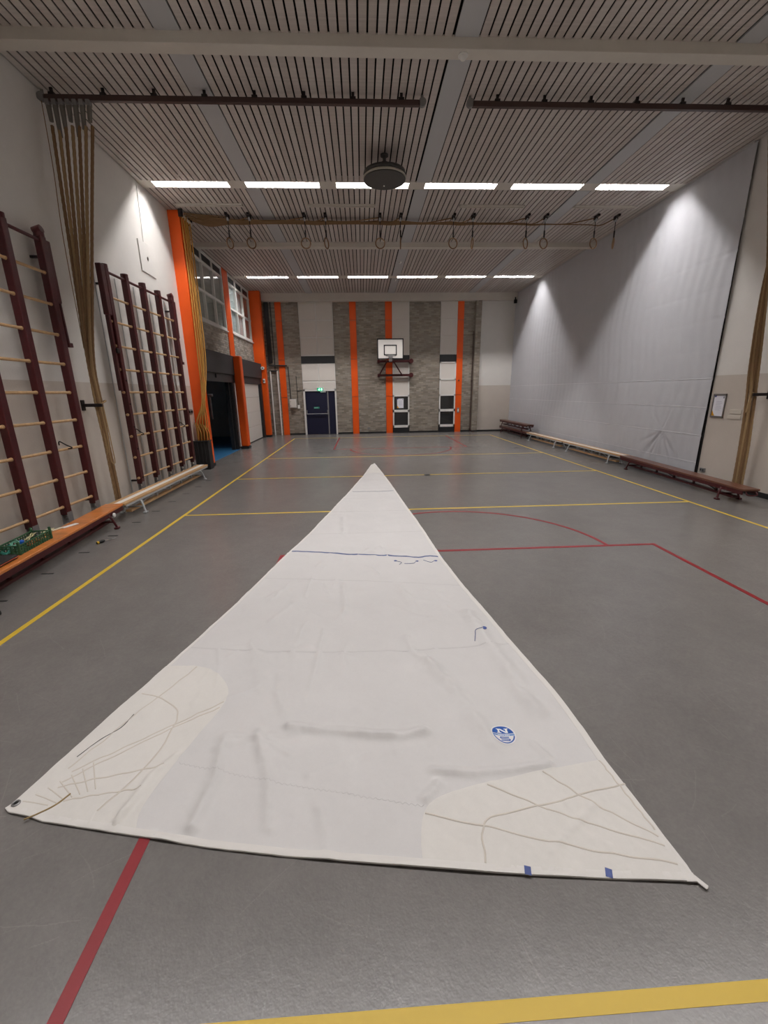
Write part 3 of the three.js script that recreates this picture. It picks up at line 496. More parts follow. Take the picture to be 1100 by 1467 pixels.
for (const [x, s, lab] of [[XL, 1, 'dark wall bracket holding the rope bundle by the left wall'], [XR, -1, 'dark wall bracket holding the rope bundle by the right wall']]) {
  const z = s > 0 ? -7.05 : -7.2, t = thing('rope_bracket', lab, 'bracket');
  obj('arm', rbx(x, x + s * 0.3, 1.735, 1.785, z - 0.015, z + 0.015, 0.006), M.darkSteel, t); obj('wall_plate', rbx(x, x + s * 0.02, 1.68, 1.84, z - 0.04, z + 0.04, 0.004), M.darkSteel, t);
  obj('tie', tube([V(x + s * 0.24, 1.76, z), V(x + s * 0.3, 1.82, z - 0.12), V(x + s * 0.15, 1.8, z - 0.24), V(x + s * 0.1, 1.74, z - 0.14)], 0.012, 30, 6, true), M.rope, t);
  const c = thing('tie_cord', s > 0 ? 'thin cord loop hanging from the bracket by the left wall' : 'thin cord loop hanging from the bracket by the right wall', 'cord');
  obj('cord', s > 0 ? tube([V(x + 0.28, 1.75, z), V(x + 0.3, 1.3, z + 0.02), V(x + 0.3, 0.85, z + 0.02), V(x + 0.32, 0.83, z), V(x + 0.33, 1.2, z), V(x + 0.3, 1.74, z - 0.02)], 0.009, 60, 6) : tube([V(x - 0.26, 1.85, z - 0.1), V(x - 0.34, 1.66, z - 0.02), V(x - 0.37, 1.46, z), V(x - 0.34, 1.5, z - 0.02), V(x - 0.28, 1.7, z - 0.04)], 0.011, 50, 6), M.rope, c);
}
tag(obj('pull_cord', tube([V(-4.32, 5.86, -7.42), V(-4.29, 5.0, -7.34), V(-4.24, 4.2, -7.18), V(-4.22, 2.6, -7.12)], 0.006, 60, 6), M.ropeDark), 'thin pull cord running from the rail pulley by the left wall', 'cord');
// ───────────────────────── gymnastic rings ─────────────────────────
{
  const xs = [-3.08, -2.57, -1.26, -0.76, 0.55, 1.05, 2.35, 2.83, 4.17, 4.63, 5.9, 6.41], turns = [1.15, 0.7, 0.05, 1.2, 0.1, 1.5, 0.25, 1.53, 0.75, 0.3, 0.35, 1.2];
  const ringWood = std(0x8a6a4c, 0.55);
  xs.forEach((x, i) => {
    const z = -11.78, y = 5.925, t = thing('gymnastic_ring', ORD[i] + ' hanging gymnastic ring counted from the orange column', 'gymnastic ring', 'gymnastic rings under the ceiling');
    const ring = new THREE.TorusGeometry(0.112, 0.015, 10, 30); ring.rotateY(turns[i]); ring.translate(x, 5.4, z); obj('ring', ring, ringWood, t);
    obj('strap', [rbx(x - 0.018, x + 0.018, 5.5, 5.68, z - 0.01, z + 0.01, 0.004, 1), rod(V(x, 5.67, z), V(x, y, z), 0.009, 8)], M.darkSteel, t);
    obj('pulley', [rod(V(x - 0.02, y - 0.01, z), V(x + 0.02, y - 0.01, z), 0.045, 16)], M.paleMetal, t);
    obj('ceiling_bracket', [rbx(x - 0.04, x + 0.04, y - 0.01, H, z - 0.045, z + 0.035, 0.006), rbx(x - 0.03, x + 0.03, H - 0.05, H, z, z + 0.16, 0.006)], M.darkSteel, t);
    const u = thing('ring_rope', 'brown rope running along the ceiling to the ' + ORD[i] + ' gymnastic ring from the orange column', 'rope', 'ropes of the gymnastic rings');
    const zc = -11.8 - 0.022 * i, xr = -4.06 + 0.022 * (i % 3), zr = -11.5 - 0.075 * (i % 6) - (i > 5 ? 0.02 : 0), pts = [V(x, y + 0.03, z - 0.01)];
    for (let k = i - 1; k >= 0; k--) { pts.push(V((xs[k] + xs[k + 1]) / 2, y - 0.012 - 0.006 * ((i * 7 + k * 3) % 6), zc)); pts.push(V(xs[k], y + 0.004 - 0.007 * (i % 6), zc)); }
    pts.push(V(-3.6, y + 0.03 - 0.011 * i, -11.68 - 0.03 * i), V(xr + 0.06, 5.93 - 0.008 * (i % 4), zr));
    obj('ceiling_run', tube(pts, 0.0125, 40 + i * 14, 6), M.ropeDark, u);
    const bx0 = -4.3 + 0.024 * i, zb = -11.36 + 0.05 * Math.sin(i * 2.1), fall = [V(xr, 5.92, zr), V(xr, 4.5, zr), V(xr - 0.01, 2.6, zr + 0.06), V(xr - 0.03 + 0.01 * (i % 3), 1.75, -11.44 + 0.01 * (i % 4)), V(bx0 + 0.02, 1.2, zb), V(bx0, 0.8, zb), V(bx0 + 0.02, 0.68, zb + 0.02)];
    obj('fall', twisted(fall, 0.0135, 0.07, 0.04, 3, 8), M.ropeLit, u);
    obj('coil', tube([V(bx0, 0.7, zb), V(bx0 + 0.02, 0.95, zb + 0.03), V(bx0 + 0.06 * Math.sin(i), 1.15 + 0.06 * Math.cos(i * 3), zb + 0.06), V(bx0 + 0.05, 0.95, zb + 0.08), V(bx0 + 0.03, 0.72, zb + 0.06)], 0.0125, 24, 6), M.ropeLit, u);
  });
  const r = thing('pulley_roller', 'pale guide roller for the ring ropes at the top of the orange column', 'pulley'); obj('roller', rod(V(-4.06, 5.9, -11.45), V(-4.02, 5.86, -12.0), 0.035, 12), M.beam, r); obj('bracket', [rbx(-4.1, -4.0, 5.84, 6.0, -11.43, -11.46, 0.004), rbx(-4.1, -4.0, 5.84, 6.0, -12.0, -12.03, 0.004)], M.darkSteel, r);
  const b = thing('rope_bin', 'black rubber bin holding rope ends at the orange column', 'bin'), s = [];
  const wall = (x0, x1, z0, z1) => rbx(x0, x1, 0.06, 0.74, z0, z1, 0.008); s.push(wall(-4.36, -4.34, -11.2, -11.48), wall(-4.03, -4.01, -11.2, -11.48), wall(-4.36, -4.01, -11.2, -11.22), wall(-4.36, -4.01, -11.46, -11.48), rbx(-4.36, -4.01, 0.0, 0.08, -11.2, -11.48, 0.008));
  obj('body', s, M.rubber, b); for (const x of [-4.27, -4.18, -4.1]) obj('rib', rbx(x - 0.012, x + 0.012, 0.06, 0.74, -11.185, -11.202, 0.005), M.rubber, b); obj('rim', [rbx(-4.375, -3.995, 0.72, 0.75, -11.18, -11.21, 0.006), rbx(-4.025, -3.995, 0.72, 0.75, -11.18, -11.48, 0.006)], M.rubber, b);
  const l = thing('wall_clamp', 'grey metal clamp plate on the white wall beside the hanging ring ropes', 'clamp'); obj('plate', rbx(XL, XL + 0.03, 1.42, 1.54, -11.05, -11.35, 0.006), M.galv, l); for (const z of [-11.12, -11.28]) obj('knob', rod(V(XL + 0.03, 1.48, z), V(XL + 0.06, 1.48, z), 0.03, 12), M.darkSteel, l);
  const w = thing('wall_lantern', 'grey bracket with pale strip on the far face of the orange column', 'bracket'); obj('hood', rbx(-4.1, -3.97, 1.83, 1.91, -11.86, -11.96, 0.03), M.housing, w); obj('strip', rbx(-4.06, -4.02, 1.25, 1.83, -11.86, -11.9, 0.01), M.housing, w);
}
// ───────────────────────── things on the ceiling ─────────────────────────
{
  const f = thing('ceiling_fan_unit', 'dark round ceiling unit with pale rim hanging on a stem', 'ceiling unit', null, [0.52, 5.6, -9.06]);
  const disc = (r0, r1, y0, y1) => { const p = [new THREE.Vector2(0.001, y0), new THREE.Vector2(r0, y0), new THREE.Vector2(r1, y0 + (y1 - y0) * 0.5), new THREE.Vector2(r0 * 0.98, y1), new THREE.Vector2(0.001, y1)]; return new THREE.LatheGeometry(p, 56); };
  obj('bottom_plate', disc(0.378, 0.382, 0, 0.02), M.fan, f); obj('rim', disc(0.388, 0.394, 0.02, 0.06), M.fanRim, f); obj('body', [disc(0.382, 0.385, 0.06, 0.13), new THREE.CylinderGeometry(0.2, 0.3, 0.05, 40).translate(0, 0.155, 0)], M.fan, f);
  obj('stem', [new THREE.CylinderGeometry(0.03, 0.03, 0.22, 14).translate(0, 0.28, 0), new THREE.CylinderGeometry(0.06, 0.05, 0.12, 20).translate(0, 0.22, 0), new THREE.CylinderGeometry(0.07, 0.07, 0.03, 20).translate(0, 0.385, 0)], M.fan, f);
  obj('indicator', new THREE.SphereGeometry(0.016, 14, 8).translate(0, -0.001, -0.2), M.frameWhite, f);
  for (const [x, y, z, lab] of [[1.36, 5.88, -6.5, 'round white smoke detector under the front ceiling beam'], [1.36, 5.996, -15.6, 'round white smoke detector on the grey board behind the second beam'], [1.38, 5.996, -17.9, 'round white smoke detector just behind the far lamp row']]) {
    const d = thing('smoke_detector', lab, 'smoke detector', null, [x, y, z]); obj('base', new THREE.CylinderGeometry(0.06, 0.06, 0.015, 24).translate(0, -0.0075, 0), M.frameWhite, d); obj('head', new THREE.LatheGeometry([[0.001, -0.055], [0.03, -0.05], [0.045, -0.03], [0.05, -0.015]].map((q) => new THREE.Vector2(...q)), 24), M.frameWhite, d);
  }
  for (const [x0, x1, k] of [[-4.08, -2.57, 3], [-1.1, 0.42, 2], [2.36, 3.88, 1], [5.06, 6.55, 0]]) {
    const g = thing('air_diffuser', ORD[k] + ' pale slot diffuser from the curtain wall on the slatted ceiling', 'air vent', 'slot diffusers before the rings'); obj('frame', [bx(x0, x1, H - 0.03, H, -11.27, -11.255), bx(x0, x1, H - 0.03, H, -11.165, -11.15), bx(x0, x0 + 0.015, H - 0.03, H, -11.27, -11.15), bx(x1 - 0.015, x1, H - 0.03, H, -11.27, -11.15)], M.beam, g); obj('vane', [bx(x0, x1, H - 0.02, H - 0.005, -11.215, -11.205)], M.beam, g);
  }
}
// ───────────────────────── benches ─────────────────────────
function bench(label, len, kind, pos, turn, group) {   // local: length along z, width along x, top at 0.28
  const t = thing('gym_bench', label, 'bench', group, pos, turn), h = 0.28, L = len / 2, pale = kind === 'pale', top = kind === 'orange' ? M.orangeWood : M.brownWood, leg = pale ? M.paleMetal : M.maroon;
  if (pale) { obj('plank', rbx(-0.13, -0.05, h - 0.035, h, -L, L, 0.008), M.tanWood, t); obj('plank', rbx(-0.045, 0.045, h - 0.035, h + 0.001, -L, L, 0.008), M.paleWood, t); obj('plank', rbx(0.05, 0.13, h - 0.035, h, -L, L, 0.008), M.tanWood, t); }
  else { obj('seat_board', rbx(-0.135, 0.135, h - 0.035, h, -L, L, 0.01), top, t); }
  for (const x of [-0.12, 0.12]) obj('side_rail', rbx(x - 0.012, x + 0.012, h - (pale ? 0.065 : 0.1), h - 0.033, -L + 0.03, L - 0.03, 0.006), pale ? M.paleMetal : M.maroon, t);
  obj('floor_beam', rbx(-0.05, 0.05, 0.06, 0.1, -L + 0.3, L - 0.3, 0.008), pale ? M.tanWood : M.maroon, t);
  for (const s of [-1, 1]) {
    const z = s * (L - 0.5), lg = [];
    for (const x of [-1, 1]) { lg.push(tube([V(x * 0.1, h - 0.05, z), V(x * 0.14, 0.18, z + s * 0.02), V(x * 0.19, 0.03, z + s * 0.05)], 0.017, 14, 8)); lg.push(rbx(x * 0.19 - 0.03, x * 0.19 + 0.03, 0.0, 0.03, z + s * 0.05 - 0.04, z + s * 0.05 + 0.04, 0.01)); }
    lg.push(rod(V(-0.16, 0.11, z + s * 0.035), V(0.16, 0.11, z + s * 0.035), 0.012)); const q = obj('leg_frame', lg, leg, t);
    if (!pale) obj('roller', rod(V(0.15, 0.2, z + s * 0.1), V(0.17, 0.2, z + s * 0.1), 0.03, 14), M.frameWhite, q);
    if (!pale) obj('end_hook', [tube([V(-0.08, h - 0.05, s * (L - 0.02)), V(-0.08, h - 0.09, s * (L + 0.02)), V(0.08, h - 0.09, s * (L + 0.02)), V(0.08, h - 0.05, s * (L - 0.02))], 0.012, 24, 6)], M.maroon, t);
  }
  const n = 5; for (let k = 0; k < n; k++) { const z = -L + 0.75 + k * (len - 1.5) / (n - 1); obj('upright', bx(-0.015, 0.015, 0.1, h - 0.03, z - 0.02, z + 0.02), pale ? M.paleMetal : M.maroon, t); if (k < n - 1) { const z2 = z + (len - 1.5) / (n - 1); obj('brace', bar(V(0, 0.11, k % 2 ? z2 : z), V(0, h - 0.05, k % 2 ? z : z2), 0.014, 0.014), pale ? M.paleMetal : M.darkSteel, t); } }
  return t;
}
bench('pale gym bench with white middle plank before the far left climbing frame', 3.7, 'pale', [-3.87, 0, -8.43], 0);
const LB = bench('orange brown gym bench with a green basket on it', 3.7, 'orange', [-3.74, 0, -4.75], 0.09);
bench('brown gym bench in front of the curtain edge and the right hand ropes', 3.85, 'brown', [6.43, 0, -8.35], -0.06);
bench('pale gym bench along the curtain touching the brown bench', 3.2, 'pale', [6.55, 0, -11.86], 0.0);
bench('pale gym bench along the curtain next to the stacked benches', 3.1, 'pale', [6.55, 0, -15.03], 0.0);
bench('lower dark brown bench of the stack in the curtain corner', 3.5, 'brown', [6.6, 0, -18.4], 0);
bench('upper dark brown bench of the stack in the curtain corner', 3.5, 'brown', [6.6, 0.28, -18.4], 0);
// ───────────────────────── things on and by the left bench ─────────────────────────
{
  const B = thing('plastic_basket', 'green lattice plastic basket on the orange brown bench', 'basket', null, [-3.8, 0.281, -4.66], 0.09), gm = std(0x2f5a3c, 0.5), w = 0.1, l = 0.27, hh = 0.1;
  obj('base', rbx(-w, w, 0, 0.006, -l, l, 0.003, 1), gm, B);
  const lat = []; for (let k = 0; k <= 14; k++) { const z = -l + k * 2 * l / 14; for (const x of [-w, w]) lat.push(bx(x - 0.003, x + 0.003, 0, hh, z - 0.005, z + 0.005)); } for (let k = 0; k <= 5; k++) { const x = -w + k * 2 * w / 5; for (const z of [-l, l]) lat.push(bx(x - 0.005, x + 0.005, 0, hh, z - 0.003, z + 0.003)); }
  for (const y of [0.035, 0.068]) { for (const x of [-w, w]) lat.push(bx(x - 0.003, x + 0.003, y, y + 0.009, -l, l)); for (const z of [-l, l]) lat.push(bx(-w, w, y, y + 0.009, z - 0.003, z + 0.003)); }
  obj('lattice', lat, gm, B); const rimg = []; for (const x of [-w, w]) rimg.push(rbx(x - 0.007, x + 0.007, hh - 0.008, hh + 0.008, -l, l, 0.004, 1)); for (const z of [-l, l]) rimg.push(rbx(-w, w, hh - 0.008, hh + 0.008, z - 0.007, z + 0.007, 0.004, 1)); obj('rim', rimg, gm, B);
  for (const x of [-w, w]) for (const z of [-l, l]) obj('corner_post', rbx(x - 0.012, x + 0.012, 0, hh + 0.045, z - 0.012, z + 0.012, 0.005, 1), gm, B);
  const tangle = (name, lab, c, cx, cy, cz, n, r, s) => { const p = []; for (let i = 0; i < n; i++) p.push(V(cx + Math.sin(i * 2.1 + s) * 0.065, cy + 0.02 * Math.sin(i * 1.3 + s) + 0.012 * (i % 3), cz + Math.cos(i * 1.7 + s) * 0.1)); tag(obj(name, tube(p, r, n * 12, 6), std(c, 0.7)), lab, 'cord'); };
  tangle('cord_bundle', 'pale green cord tangled inside the basket', 0x74b39a, -3.84, 0.335, -4.53, 10, 0.007, 0); tangle('cord_bundle', 'teal cord tangled at the near end of the basket', 0x2f7a6c, -3.82, 0.325, -4.43, 9, 0.008, 2); tangle('cord_bundle', 'cream cord coiled at the far end of the basket', 0xcfc79c, -3.84, 0.35, -4.78, 9, 0.006, 4);
  for (const [x, z, r, s, lab] of [[-3.8, -4.74, 0.028, 0, 'largest orange brown lump inside the green basket'], [-3.77, -4.66, 0.024, 1, 'orange brown lump beside the blue cap in the basket'], [-3.79, -4.81, 0.026, 2, 'orange brown lump under the cream cord in the basket']]) { const g = new THREE.IcosahedronGeometry(r, 2); const p = g.attributes.position; for (let i = 0; i < p.count; i++) { const q = 1 + 0.12 * Math.sin(p.getX(i) * 160 + s) * Math.sin(p.getZ(i) * 130); p.setXYZ(i, p.getX(i) * q * 1.3, p.getY(i) * q * 0.8, p.getZ(i) * q * 1.2); } g.computeVertexNormals(); g.translate(x, 0.31, z); tag(obj('wood_piece', g, std(0xa8623a, 0.8)), lab, 'wood piece', 'lumps in the basket'); }
  tag(obj('blue_cap', rod(V(-3.8, 0.345, -4.6), V(-3.79, 0.375, -4.6), 0.024, 18, 0.02), std(0x1f62c4, 0.4)), 'blue plastic cap on top of the basket contents', 'cap');
  const K = thing('putty_knife', 'white flat tool lying on the bench beyond the basket', 'hand tool', null, [-3.86, 0.281, -5.33], -0.35); obj('blade', rbx(-0.03, 0.03, 0, 0.012, -0.2, 0.0, 0.005), M.frameWhite, K); obj('handle', rbx(-0.014, 0.014, 0, 0.02, 0.0, 0.13, 0.008), std(0xd8d2b8, 0.5), K);
  const G = thing('work_glove', 'cream folded cloth glove on the bench beside the basket', 'glove', null, [-3.93, 0.281, -5.15], 0.3); { const g = new THREE.SphereGeometry(1, 24, 14); const p = g.attributes.position; for (let i = 0; i < p.count; i++) { const x = p.getX(i), y = p.getY(i), z = p.getZ(i); p.setXYZ(i, x * 0.045 * (1 + 0.15 * Math.sin(z * 6)), Math.max(0, 0.018 + y * 0.02 + 0.004 * Math.sin(x * 9 + z * 5)), z * 0.1); } g.computeVertexNormals(); obj('palm', g, std(0xd6d0a8, 0.85), G); for (let k = 0; k < 3; k++) obj('finger', rod(V(-0.025 + k * 0.024, 0.012, -0.08), V(-0.03 + k * 0.03, 0.01, -0.15), 0.011, 8, 0.009), std(0xd6d0a8, 0.85), G); }
  const T = thing('dark_tray', 'dark shallow tray with an orange band on the orange brown bench', 'tray', null, [-3.72, 0.281, -4.1], 0.09); obj('body', rbx(-0.11, 0.11, 0, 0.045, -0.21, 0.25, 0.02, 3), M.rubber, T); obj('band', rbx(-0.113, 0.113, 0.016, 0.026, -0.213, 0.253, 0.004, 1), std(0xa0482c, 0.6), T);
  const S = thing('screwdriver', 'black and yellow screwdriver lying on the floor by the orange brown bench', 'screwdriver', null, [-3.545, 0.02, -5.53], 0); S.rotation.y = -0.48;
  const lp = (q) => new THREE.LatheGeometry(q.map((a) => new THREE.Vector2(...a)), 18).rotateX(-Math.PI / 2);
  obj('handle', lp([[0.001, -0.06], [0.015, -0.058], [0.019, -0.045], [0.016, -0.02], [0.02, 0.01], [0.014, 0.04], [0.01, 0.05], [0.001, 0.05]]), M.black, S); obj('grip_band', lp([[0.0165, -0.056], [0.0198, -0.046], [0.0172, -0.03]]), std(0xd6a81e, 0.5), S); obj('blade', rod(V(0, 0, -0.05), V(0, -0.014, -0.19), 0.0035, 8), M.steel, S);
  const D = thing('door_stop', 'dark rounded rubber foot on the floor below the orange brown bench', 'rubber foot', null, [-3.37, 0, -3.6]); obj('body', new THREE.LatheGeometry([[0.001, 0.05], [0.03, 0.048], [0.045, 0.03], [0.046, 0.005], [0.001, 0]].map((q) => new THREE.Vector2(...q)), 24), M.rubber, D); obj('cap', new THREE.CylinderGeometry(0.018, 0.022, 0.012, 18).translate(0, 0.054, 0), M.rail, D);
  for (let k = 0; k < 11; k++) tag(obj('floor_slot', rbx(-3.62, -3.49, 0, 0.003, -3.89 - k * 0.645 - 0.011, -3.89 - k * 0.645 + 0.011, 0.001, 1), M.dark), ORD[10 - k] + ' dark floor socket from the orange column along the left benches', 'floor socket', 'floor sockets along the left benches');
  for (const [x, z, lab] of [[1.48, -9.74, 'dark floor socket lid on the middle cross line'], [-1.44, -14.0, 'dark floor socket lid in front of the blue door'], [5.17, -14.18, 'dark floor socket lid near the right side line']]) { const q = thing('socket_lid', lab, 'floor lid'); obj('lid', new THREE.CylinderGeometry(0.075, 0.075, 0.004, 24).translate(x, 0.002, z), M.housing, q); obj('slot', bx(x - 0.03, x + 0.03, 0, 0.005, z - 0.006, z + 0.006), M.black, q); }
}
// ───────────────────────── the sail ─────────────────────────
const LE = [[-1.759, -1.649], [-1.716, -1.731], [-1.653, -1.865], [-1.623, -1.99], [-1.565, -2.193], [-1.465, -2.728], [-1.406, -2.959], [-1.228, -3.672], [-1.021, -4.662], [-0.807, -5.566], [-0.6, -6.619], [-0.307, -8.174], [0.01, -10.0], [0.2, -11.35]];
const LU = [[1.275, -1.15], [1.279, -1.205], [1.267, -1.379], [1.25, -1.553], [1.232, -1.738], [1.222, -2.047], [1.187, -2.389], [1.127, -2.759], [1.055, -3.29], [0.975, -3.823], [0.892, -4.584], [0.79, -6.06], [0.715, -6.9], [0.56, -8.864], [0.4, -10.6], [0.3, -11.5]];
const FO = [[-1.759, -1.649], [-1.729, -1.627], [-1.613, -1.599], [-1.536, -1.571], [-1.216, -1.506], [-1.012, -1.465], [-0.715, -1.403], [-0.406, -1.352], [-0.108, -1.31], [0.181, -1.271], [0.434, -1.237], [0.684, -1.209], [0.93, -1.184], [1.208, -1.158], [1.275, -1.15]];
function poly(pts) { const d = [0]; for (let i = 1; i < pts.length; i++) d.push(d[i - 1] + Math.hypot(pts[i][0] - pts[i - 1][0], pts[i][1] - pts[i - 1][1])); const T = d[d.length - 1]; return (t) => { const s = t * T; let i = 1; while (i < pts.length - 1 && d[i] < s) i++; const k = (s - d[i - 1]) / (d[i] - d[i - 1]); return [pts[i - 1][0] + (pts[i][0] - pts[i - 1][0]) * k, pts[i - 1][1] + (pts[i][1] - pts[i - 1][1]) * k]; }; }
const leech = poly(LE), luff = poly(LU), foot = poly(FO);
function sailXZ(s, t) {
  const a = leech(t), b = luff(t), f = foot(s), k = (1 - t) ** 6, dx = f[0] - (LE[0][0] + (LU[0][0] - LE[0][0]) * s), dz = f[1] - (LE[0][1] + (LU[0][1] - LE[0][1]) * s);
  return [a[0] + (b[0] - a[0]) * s + dx * k, a[1] + (b[1] - a[1]) * s + dz * k];
}
const RIDGES = [   // folds and creases seen in the cloth: points, height, width
  [[[0.88, -3.3], [0.916, -2.85], [0.972, -2.46], [1.0, -2.1]], 0.02, 0.06], [[[0.42, -2.62], [0.54, -2.35], [0.62, -2.08], [0.67, -1.88]], 0.018, 0.055],
  [[[-0.48, -2.07], [-0.31, -2.04], [-0.07, -1.995], [0.15, -1.96], [0.31, -1.99]], 0.02, 0.03], [[[0.31, -1.73], [0.49, -1.695], [0.69, -1.706], [0.92, -1.724]], 0.016, 0.025],
  [[[-0.62, -2.57], [-0.6, -2.36], [-0.53, -2.2]], 0.01, 0.03], [[[-0.37, -3.13], [-0.38, -2.64], [-0.41, -2.26]], 0.008, 0.02], [[[0.3, -2.97], [0.34, -2.75], [0.47, -2.55]], 0.01, 0.03],
  [[[0.33, -1.65], [0.25, -1.57]], 0.012, 0.02], [[[0.89, -1.87], [0.94, -1.77]], 0.012, 0.02], [[[-0.83, -2.02], [-0.8, -1.75], [-0.82, -1.5]], 0.014, 0.03], [[[-0.65, -2.03], [-0.51, -1.66], [-0.47, -1.47]], 0.014, 0.03],
  [[[-1.06, -1.91], [-1.14, -1.79], [-1.18, -1.54]], 0.012, 0.02], [[[-0.25, -1.55], [-0.2, -1.36]], 0.008, 0.03], [[[-0.25, -4.0], [-0.2, -3.4]], 0.01, 0.03], [[[0.3, -3.9], [0.42, -3.4]], 0.01, 0.05], [[[-0.35, -6.4], [-0.3, -5.6]], 0.01, 0.04],
  [[[-0.9, -3.0], [-0.7, -2.4]], 0.01, 0.06], [[[1.05, -1.5], [0.75, -1.3]], 0.006, 0.02],
];
for (let k = 0; k < 70; k++) {             // small crinkles all over the cloth
  const t = rnd(0.01, 0.42), [x, z] = [rnd(-1.2, 1.05) * (1 - t), -1.35 - t * 9], a = rnd(0, 6.28), l = rnd(0.05, 0.28), b = a + rnd(-0.5, 0.5);
  RIDGES.push([[[x, z], [x + Math.cos(a) * l, z + Math.sin(a) * l], [x + Math.cos(a) * l + Math.cos(b) * l * 0.7, z + Math.sin(a) * l + Math.sin(b) * l * 0.7]], rnd(0.002, 0.006), rnd(0.012, 0.035)]);
}
const sd = (x, z, a, b) => { const vx = b[0] - a[0], vz = b[1] - a[1], t = Math.max(0, Math.min(1, ((x - a[0]) * vx + (z - a[1]) * vz) / (vx * vx + vz * vz))); return Math.hypot(x - a[0] - vx * t, z - a[1] - vz * t); };
const nSail = tileNoise(256, [7, 15, 31], [1, 0.8, 0.35], 41);
function nz(x, z, sc) { const u = ((x / sc % 1) + 1) % 1 * 256, v = ((z / sc % 1) + 1) % 1 * 256, i = Math.floor(u) & 255, j = Math.floor(v) & 255, a = u - Math.floor(u), b = v - Math.floor(v), i2 = (i + 1) & 255, j2 = (j + 1) & 255; return (nSail[j * 256 + i] * (1 - a) + nSail[j * 256 + i2] * a) * (1 - b) + (nSail[j2 * 256 + i] * (1 - a) + nSail[j2 * 256 + i2] * a) * b; }
function lift(x, z) {
  let h = 0.007 + 0.02 * Math.max(0, nz(x, z, 2.6) - 0.42) + 0.012 * Math.max(0, nz(x + 5, z * 0.8, 0.9) - 0.4);
  for (const [p, a, w] of RIDGES) { let d = 9; for (let i = 1; i < p.length; i++) d = Math.min(d, sd(x, z, p[i - 1], p[i])); if (d < 3 * w) h += (0.35 + 2.2 * nz(x * 1.3 + 2, z * 1.3, 1.1)) * a * Math.exp(-d * d / w / w); }
  return h;
}
